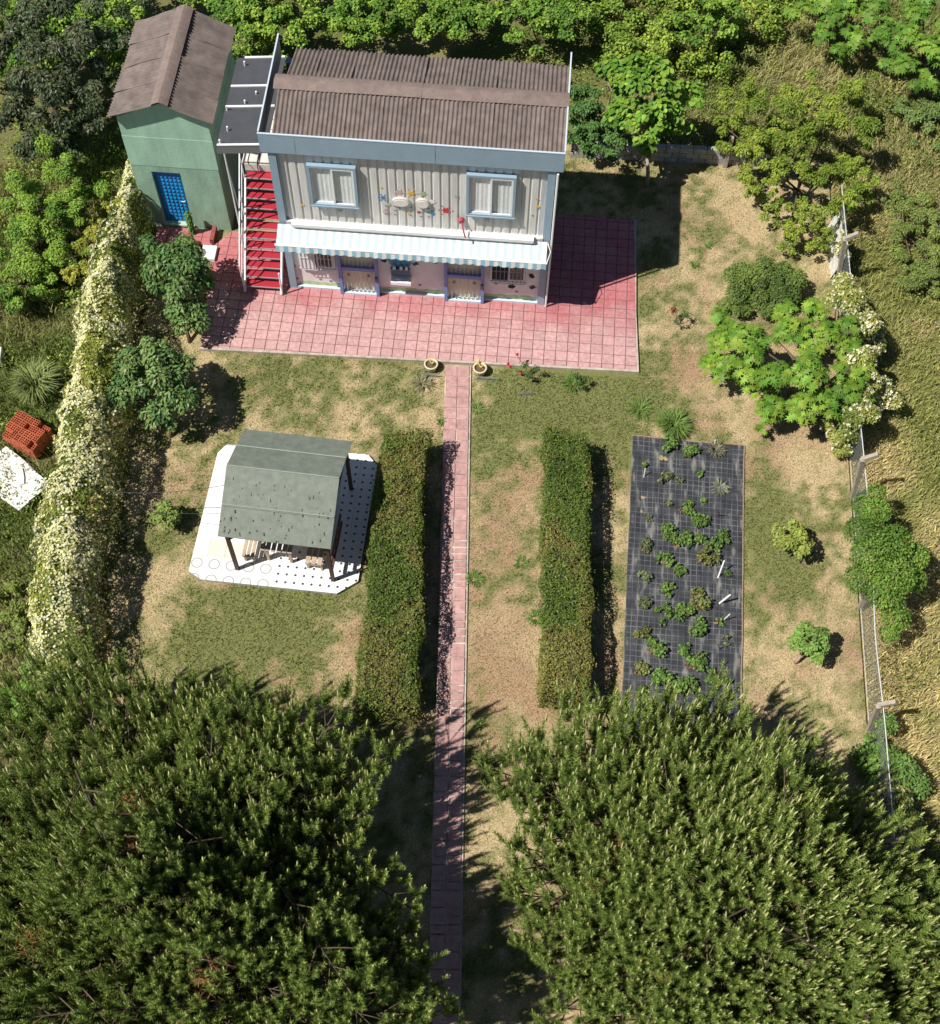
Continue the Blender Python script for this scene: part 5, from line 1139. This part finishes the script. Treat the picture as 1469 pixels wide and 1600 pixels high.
# conifer like dark shrub on the right
L = []
for px_, py_, z, r in ((1350, 790, .9, .3), (1345, 830, 1., .4), (1370, 800, 1.1, .35), (1360, 870, 1.1, .5), (1395, 850, 1.2, .5), (1345, 905, .8, .4), (1400, 900, 1.1, .5), (1430, 870, .9, .35), (1385, 930, .9, .45), (1425, 905, .7, .35), (1400, 965, .6, .35), (1370, 770, .9, .25), (1390, 990, .4, .25)):
    L += px_blobs([(px_, py_, z+.65, r)])
shrub('feathery_shrub', 'feathery dark green shrub growing through the right wire fence', 'shrub', at(1365, 905), L, 300, T_LEAF, .075, (.085, .16, .026), (.13, .21, .035), .05, LEAFM, jit=.16, up=.2, rnd=.9)
shrub('fence_shrub', 'bright green leafy shrub at the fence between the pine and the lower post', 'shrub', at(1370, 1170), px_blobs([(1385, 1130, .8, .28), (1365, 1160, .5, .25), (1385, 1190, .7, .4), (1410, 1205, .8, .4), (1430, 1225, .6, .35), (1350, 1185, .5, .35), (1380, 1215, .5, .4)]), 110, T_LEAF, .10, (.13, .22, .045), (.09, .16, .04), .03)
# mulberry
bm_ = []
for px_, py_, z, r in ((1010, 215, 2.0, .5), (1035, 200, 2.1, .5), (985, 195, 2.1, .45), (1050, 170, 2.5, .5), (1010, 165, 2.7, .55), (970, 165, 2.5, .45), (1035, 135, 3.0, .5), (1000, 125, 3.2, .5), (965, 130, 2.9, .45), (1070, 150, 2.6, .4), (1020, 100, 3.3, .45), (985, 95, 3.2, .4), (950, 110, 2.9, .35), (1060, 195, 2.0, .35), (1090, 140, 2.5, .3)):
    p = at(px_, py_, z)
    for q in range(5): rr_ = r*rs.uniform(.4, .7); bm_.append((p[0]+rs.normal()*r*.35, p[1]+rs.normal()*r*.35, z+rs.normal()*.15, rr_, rr_, rr_*.8))
shrub('mulberry_tree', 'broad leaved bright green tree with bare trunk right of the house', 'tree', at(1011, 292), bm_, 34, T_WIDE, .17, (.09, .185, .022), (.15, .25, .035), .07, LEAFM, up=.5, rnd=.55, bark=mat('grey_bark', (.3, .26, .21), .8))
# pomegranate clump
L = []
for px_, py_, z, r in ((1150, 190, 1.6, .5), (1180, 160, 1.8, .6), (1230, 150, 2.0, .6), (1290, 150, 2.1, .6), (1340, 140, 1.9, .5), (1200, 210, 1.9, .6), (1250, 200, 2.2, .65), (1310, 200, 2.1, .6), (1350, 210, 1.6, .5), (1170, 250, 1.5, .5), (1220, 265, 1.7, .5), (1280, 270, 1.8, .55), (1330, 270, 1.5, .5), (1210, 310, 1.1, .4), (1260, 330, 1.3, .45), (1310, 320, 1.3, .45), (1245, 370, .9, .35), (1290, 365, .9, .4), (1230, 345, 1.0, .35), (1160, 215, 1.2, .45), (1335, 310, 1., .4), (1190, 290, 1.2, .4)):
    p = at(px_, py_, z)
    for q in range(10): rr_ = r*rs.uniform(.22, .48); L.append((p[0]+rs.normal()*r*.62, p[1]+rs.normal()*r*.62, max(.3, z+rs.normal()*.28), rr_, rr_, rr_*.75))
shrub('pomegranate_shrub', 'wide yellow green small leaved shrub at the upper right fence corner', 'shrub', at(1255, 320), L, 120, T_LEAF, .09, (.115, .17, .022), (.18, .225, .032), .07, LEAFM, rnd=.7, var=.4)
# top right figs
def figc(label, L, base, grp=None, col=(.08, .16, .022)):
    bb = []
    for px_, py_, z, r in L:
        p = at(px_, py_, z)
        for q in range(3): rr_ = r*rs.uniform(.5, .75); bb.append((p[0]+rs.normal()*r*.4, p[1]+rs.normal()*r*.4, z+rs.normal()*.15, rr_, rr_, rr_*.65))
    shrub('fig_tree', label, 'tree', at(*base), bb, 26, T_FIG, .26, col, (.13, .22, .03), .09, LEAFM, grp, up=.9, rnd=.5, low=-.2)
figc('large leaved fig tree in the top right corner, nearer of two', [(1385, 40, 1.6, .6), (1425, 45, 2.0, .6), (1455, 80, 1.8, .6), (1420, 95, 1.7, .5), (1450, 120, 1.3, .5), (1400, 80, 1.3, .45), (1470, 40, 2.2, .6), (1440, 10, 2.3, .6)], (1450, 120), 'fig trees in the top right corner')
figc('large leaved fig tree at the top edge left of the corner fig', [(1260, 15, 1.4, .5), (1300, 10, 1.7, .6), (1345, 15, 1.9, .6), (1290, 50, 1.2, .5), (1335, 60, 1.5, .55), (1375, 10, 2., .5), (1310, 80, .9, .4), (1290, -10, 1.8, .6)], (1320, 90), 'fig trees in the top right corner')
# mounds of shrub
def mound(label, L, col, col2=None, dens=110, size=.095, tpl=T_LEAF, nm='leafy_shrub', grp='leafy shrubs around the plot', sub=5):
    bb = []
    for px_, py_, z, r in L:
        p = at(px_, py_, z)
        for q in range(sub+4): rr_ = r*rs.uniform(.2, .45); bb.append((p[0]+rs.normal()*r*.55, p[1]+rs.normal()*r*.55, max(.15, z+rs.normal()*r*.3), rr_, rr_, rr_*.8))
    b_ = at(L[0][0], L[0][1], L[0][2]); shrub(nm, label, 'shrub', b_, bb, dens, tpl, size, col, col2, .05, LEAFM, grp, rnd=.6, var=.4)
BG = (.10, .19, .028); BG2 = (.165, .255, .036)
mound('low green scrub in the field at the right picture edge above the fig tree', [(1410, 350, .4, .6), (1440, 390, .5, .7), (1460, 330, .5, .6), (1430, 430, .4, .6), (1465, 420, .5, .5), (1400, 310, .3, .4)], (.12, .16, .04), (.16, .20, .05), 120, .07)
mound('dark shrub in the shade between the house and the broad leaved tree', [(910, 170, 1.3, .6), (905, 205, 1.0, .6), (935, 190, 1.3, .55), (955, 215, 1.1, .5), (925, 225, .8, .5), (905, 140, 1.6, .5)], (.07, .14, .035), None, 90, .11)
mound('low green shrub against the upper right corner of the picture below the figs', [(1440, 195, .5, .6), (1465, 170, .6, .6), (1410, 170, .4, .4)], (.12, .17, .05), None, 110, .08)
# left side shrubs
mound('bright green shrub beyond the vine, level with the shed door', [(40, 300, 1.1, .8), (90, 270, 1.2, .7), (120, 310, 1.0, .6), (60, 340, 1.0, .7), (20, 350, 1.0, .7), (100, 345, .8, .6)], BG, BG2, 100, .082)
mound('bright green shrub left of the vine at the picture edge, below the first', [(20, 420, .9, .7), (60, 400, .9, .7), (90, 400, .7, .5), (25, 470, .7, .6), (60, 450, .6, .5)], BG, BG2, 100, .08)
mound('yellowish leafy weeds hugging the far end of the vine', [(140, 400, .6, .4), (150, 360, .7, .4), (165, 310, .7, .35), (115, 430, .6, .4)], (.18, .21, .03), (.26, .26, .04), 100, .08)
mound('bright green shrub at the near end of the vine above the left pine', [(30, 1095, .7, .6), (50, 1065, .8, .5), (15, 1130, .6, .5), (60, 1110, .7, .45)], (.09, .2, .03), (.13, .25, .04), 120, .09)
mound('dark shrub in the shade between the dark tree and the shed', [(160, 110, 1.2, .6), (150, 170, 1.2, .7), (175, 215, .9, .5), (135, 215, .9, .6), (170, 60, 1.4, .6), (110, 240, .8, .6), (190, 20, 1.5, .6), (120, 180, 1., .7)], (.05, .075, .03), (.08, .11, .035), 90, .11)
mound('low weeds at the left picture edge beside the near end of the vine', [(10, 1000, .3, .5), (25, 960, .3, .4), (5, 920, .3, .4)], (.16, .20, .045), None, 110, .08)
# dark tree, top left
L = []
for px_, py_, z, r in ((30, 30, 3.0, .8), (80, 20, 3.2, .8), (130, 40, 3.3, .7), (50, 80, 3.2, .8), (100, 80, 3.4, .8), (150, 90, 3.0, .6), (25, 130, 2.6, .7), (75, 135, 2.9, .8), (120, 140, 2.9, .7), (60, 185, 2.2, .7), (100, 190, 2.2, .7), (140, 180, 2.2, .5), (20, 190, 1.8, .6), (50, 220, 1.3, .6), (100, 230, 1.2, .5), (0, 80, 3., .7), (165, 60, 2.6, .5)):
    p = at(px_, py_, z)
    for q in range(5): rr_ = r*rs.uniform(.3, .55); L.append((p[0]+rs.normal()*r*.5, p[1]+rs.normal()*r*.5, max(.3, z+rs.normal()*r*.35), rr_, rr_, rr_*.8))
shrub('dark_tree', 'dark grey green tree with thin pale twigs in the top left corner', 'tree', at(75, 190), L, 62, T_LEAF, .125, (.045, .06, .03), (.075, .09, .045), .14, LEAFG, rnd=.8, var=.5, psc=.8)
# top band thicket: separate leafy shrubs along the back plus one mass of bramble
tp = []
for px_ in range(-40, 1260, 26):
    for py_ in (-30, 0, 30, 62, 92):
        if 200 < px_ < 350 and py_ > -10: continue
        if py_ > 60 and px_ < 900: 
            if not (365 < px_ < 425 or px_ < 200): continue
        if px_ > 1150 and py_ > 45: continue
        if fbm(np.array(px_/90.), np.array(py_/60.), 1., 2, 13) < (.2 if px_ < 900 else .36): continue
        z = .9+.9*fbm(np.array(px_/70.), np.array(py_/60.), 1.2, 2, 19)-(.6 if px_ > 900 else 0); p = at(px_+rs.uniform(-12, 12), py_+rs.uniform(-10, 10), z)
        for q in range(3): rr_ = rs.uniform(.2, .42); tp.append((p[0]+rs.normal()*.28, p[1]+rs.normal()*.3, max(.15, z+rs.normal()*.25), rr_, rr_, rr_*.75))
P, Nn = blob_pts(tp, 250, -.4, .26)
right = np.clip((P[:, 0]-(-3))/3, 0, 1)[:, None]; c1 = leaf_cols((.09, .18, .026), P, .5, .5, (.165, .255, .036), 1.4, 5); c2 = leaf_cols((.125, .195, .028), P, .45, .4, (.20, .27, .04), 1.2, 6); C = c1*(1-right)+c2*right
V, Tr, C = place(T_WIDE, P, Nn*.6+[-.15, 0, .6]+rs.normal(size=P.shape)*.45, .082*(1+.35*rs.uniform(-1, 1, len(P))), C)
tag(npmesh('bramble_thicket', V, Tr, LEAFM, None, C), 'tangle of bright green bramble and vine behind the shed, house and back wall', 'bramble', kind='stuff')
for i_, (px_, lb) in enumerate(((405, 'leafy green shrub rising behind the black canopy'), (560, 'leafy green shrub behind the left half of the house roof'), (700, 'leafy green shrub behind the middle of the house roof'), (840, 'leafy green shrub behind the right end of the house roof'), (1110, 'leafy green shrub at the top edge right of the broad leaved tree'))):
    mound(lb, [(px_, 15, 2.0, .6), (px_+35, 25, 1.8, .6), (px_-30, 35, 1.6, .55), (px_+10, 45, 1.7, .55)], BG, BG2, 75, .085, T_WIDE, grp='leafy shrubs along the top')
# weeds scattered left and right: leafy ground cover
def cover(n, reg, col, col2, size, nm, label, mask=.42):
    x_ = rs.uniform(reg[0], reg[1], n); y_ = rs.uniform(reg[2], reg[3], n); k = (~in_garden(x_, y_)) & (fbm(x_, y_, .7, 3, 23)+rs.normal(size=n)*.04 > mask); x_, y_ = x_[k], y_[k]
    z = rs.uniform(.02, .35, len(x_))*(.4+fbm(x_, y_, 1.8, 2, 3)); P = np.stack([x_, y_, z], 1); V, Tr, C = place(T_LEAF, P, rs.normal(size=P.shape)*.6+[0, 0, .8], size*(1+.4*rs.uniform(-1, 1, len(P))), leaf_cols(col, P, .4, .3, col2, 1.3)); tag(npmesh(nm, V, Tr, LEAFM, None, C), label, 'weeds', kind='stuff')
cover(45000, (-22.5, -13.6, -12, 8.5), (.12, .18, .03), (.20, .26, .045), .085, 'leafy_weeds', 'low leafy weeds growing left of the flowering vine')
cover(26000, (6.1, 11.5, -12, 9), (.14, .17, .04), (.20, .21, .06), .07, 'field_weeds', 'low leafy weeds scattered in the dry field right of the fence', .5)
cover(30000, (-4, 12, 8.3, 16), (.13, .17, .04), (.19, .22, .05), .085, 'back_weeds', 'low leafy weeds beyond the back wall', .40)

# ---------------------------------------------------------------- roses
def rose(px_, py_, R, heads, label, n=3):
    c_ = at(px_, py_); t = thing('rose_bush', label, 'rose bush', (c_[0], c_[1], 0), group='rose bushes'); b = MB(); tips = []
    for k in range(n+3):
        a = k*2.2; tips.append((c_[0]+R*math.cos(a)*.8, c_[1]+R*math.sin(a)*.8, .35+.25*rs.rand()))
    foliage('leaves', [(x_, y_, z_, .11, .11, .09) for x_, y_, z_ in tips], 60, T_LEAF, .06, (.06, .10, .03), t, rnd=.9, cov=.4, jit=.4); limbs(t, (c_[0], c_[1], 0), tips, .015)
    for hx_, hy_ in heads:
        p = at(hx_, hy_, .6); b = MB()
        for j in range(5):
            a = j*1.256; b.disc_y(0, 0, 0, .0, .0, 0, 3) if 0 else None
        q = .058; vs = [(p[0], p[1], .66)]+[(p[0]+q*math.cos(2*PI*k/7)*(1 if k % 2 else .75), p[1]+q*math.sin(2*PI*k/7)*(1 if k % 2 else .75), .60+.03*(k % 2)) for k in range(7)]+[(p[0], p[1], .54)]
        b.add(vs, [(0, 1+k, 1+(k+1) % 7) for k in range(7)]+[(8, 1+(k+1) % 7, 1+k) for k in range(7)]); b.build('rose', RED, t); MB().tube([(c_[0], c_[1], .1), ((c_[0]+p[0])/2, (c_[1]+p[1])/2, .4), (p[0], p[1], .58)], .008, 4).build('stem', mat('green_stem', (.09, .12, .04), .7), t)
rose(826, 592, .25, [(808, 554), (794, 569), (797, 574), (814, 584)], 'rose bush with several dark red blooms at the front edge of the patio')
rose(905, 606, .2, [], 'rose bush without blooms in front of the patio, right of the blooming one')
rose(1057, 508, .28, [(1054, 482), (1050, 487)], 'sparse rose bush with one orange red bloom right of the patio')
vd = at(302, 368); shrub('potted_vine', 'small green climber growing beside the blue shed door', 'vine', vd, [(vd[0], vd[1], z_, .10, .10, .14) for z_ in (.15, .3, .45, .6, .75, .9)], 110, T_LEAF, .06, (.10, .19, .05), None, .012)
shrub('dry_shrub', 'yellowish low shrub between the shed step and the citrus tree', 'shrub', at(290, 392), cb(290, 392, .2, (.45, .3, .2), 8, .18), 90, T_LEAF, .07, (.24, .24, .07), None, .02)

# ---------------------------------------------------------------- right wire fence
CONC = mat('weathered_concrete', (.36, .31, .25), .9, .2, 7, .5, 30)
fn = thing('wire_fence', 'grey chain link fence on concrete posts along the right side of the garden', 'fence', (6.0, -3.6, 0))
FX = 6.02; FYs = [3.55, -3.75, -7.0, -10.3, -13.5, -17.0]; FH = 1.55
def fpost(y_, lean=.0, top=2.05):
    if top < 1.2: MB().bar((FX, y_, -.05), (FX-.08, y_, top), .11, .11).build('post', CONC, fn); return
    b = MB(); b.bar((FX, y_, -.05), (FX-.10+lean, y_-.05, top), .11, .11); b.bar((FX-.10+lean, y_-.02, top-.04), (FX+.24+lean, y_-.02, top+.26), .10, .10); b.build('post', CONC, fn)
for y_ in FYs: fpost(y_, -.17+rs.uniform(-.04, .03), 2.0 if y_ in (3.55, -3.75) else 1.0 if y_ == -7.0 else 1.7)
net = MB(); D = .14; yA, yB = 6.0, -17.2
s_ = yA
while s_ > yB-FH:
    for sg in (1, -1):
        y0_, y1_ = (s_, s_-FH) if sg > 0 else (s_-FH, s_)
        ya_, yb_ = (s_, s_-FH) if sg > 0 else (s_-FH, s_)
        if min(y0_, y1_) < yB or max(y0_, y1_) > yA: continue
        net.tube([(FX, y0_, .03), (FX-.10, y1_, FH)], .0042, 3, cap=False)
    s_ -= D
net.build('wire_mesh', ZINC, fn)['kind'] = 'stuff'
for z_, r_ in ((FH, .006), (FH+.05, .005), (.06, .005)):
    pts = [(FX-.10*z_/FH+.04*math.sin(y_*.9)*(z_ > 1), y_, z_+.04*math.sin(y_*1.7)*(z_ > 1)) for y_ in np.linspace(6, -17, 60)]; MB().tube(pts, r_, 4).build('line_wire', STEEL, fn)
# pale sheet leaning on the fence near the upper post
q0 = [(FX-.10, 5.6, 0), (FX-.08, 4.8, .02), (FX-.03, 3.7, 0)]
b = MB(); vs = []
for k in range(12):
    f = k/11; y_ = 5.7-2.0*f; vs += [(FX-.20+.03*math.sin(k*2.1), y_, 0), (FX-.05+.03*math.sin(k*1.3), y_-.05, 1.05+.08*math.sin(k*1.9))]
b.add(vs, [(2*k, 2*k+2, 2*k+3, 2*k+1) for k in range(11)]); tag(b.build('plastic_sheet', mat('dusty_white_sheet', (.62, .62, .58), .6, .3, 9)), 'crumpled pale plastic sheet hanging on the fence beside the upper concrete post', 'sheet')
# white rag on post
# back block wall
bw_ = thing('back_wall', 'low grey concrete block wall behind the broad leaved tree', 'wall', (1.8, 8.45, 0))
BLK2 = mat('grey_block', (.36, .36, .34), .9, .25, 5, .5, 25, obj_var=.08)
pA, pB = at(895, 243), at(1200, 258); L_ = math.hypot(pB[0]-pA[0], pB[1]-pA[1]); n = int(L_/.42); dv = (pB-pA)/L_; ang = math.atan2(dv[1], dv[0])
bb_ = MB().box((-.2, -.085, 0), (.2, .085, .2)); BKM = bpy.data.meshes.new('block'); b = MB(); b.prism([(-.2, -.085), (.2, -.085), (.2, .085), (-.2, .085)], 0, .19, .004); BKM.from_pydata(b.v, [], b.f); BKM.materials.append(BLK2)
for r_ in range(3):
    for i_ in range(n):
        t_ = (i_+.5*(r_ % 2)+.3)*.42; p = pA+dv*t_; o = link('block', BKM, bw_, loc=(p[0]-1.8, p[1]-8.45, r_*.205+.0), rz=ang)
for t_ in (2.2, 4.75):
    p = pA+dv*t_; MB().bar((p[0], p[1]-.16, 0), (p[0], p[1]-.16, 1.25), .12, .12).build('pillar', CONC, bw_)
# guy wires / clothes line
CB = mat('black_cable', (.05, .05, .05), .6)
def cable(p0, z0, p1, z1, sag, r, lb):
    a, b = at(*p0, z0), at(*p1, z1); pts = [tuple(a+(b-a)*t-[0, 0, sag*4*t*(1-t)]) for t in np.linspace(0, 1, 14)]; tag(MB().tube(pts, r, 4).build('cable', CB), lb, 'cable', 'cables strung to the gazebo')
cable((150, 766), 1.6, (356, 757), 2.1, .25, .009, 'long thin cable sagging from the vine to the gazebo roof'); cable((235, 800), .8, (350, 802), 2.0, .05, .006, 'short thin cable from the small sapling to the gazebo roof')
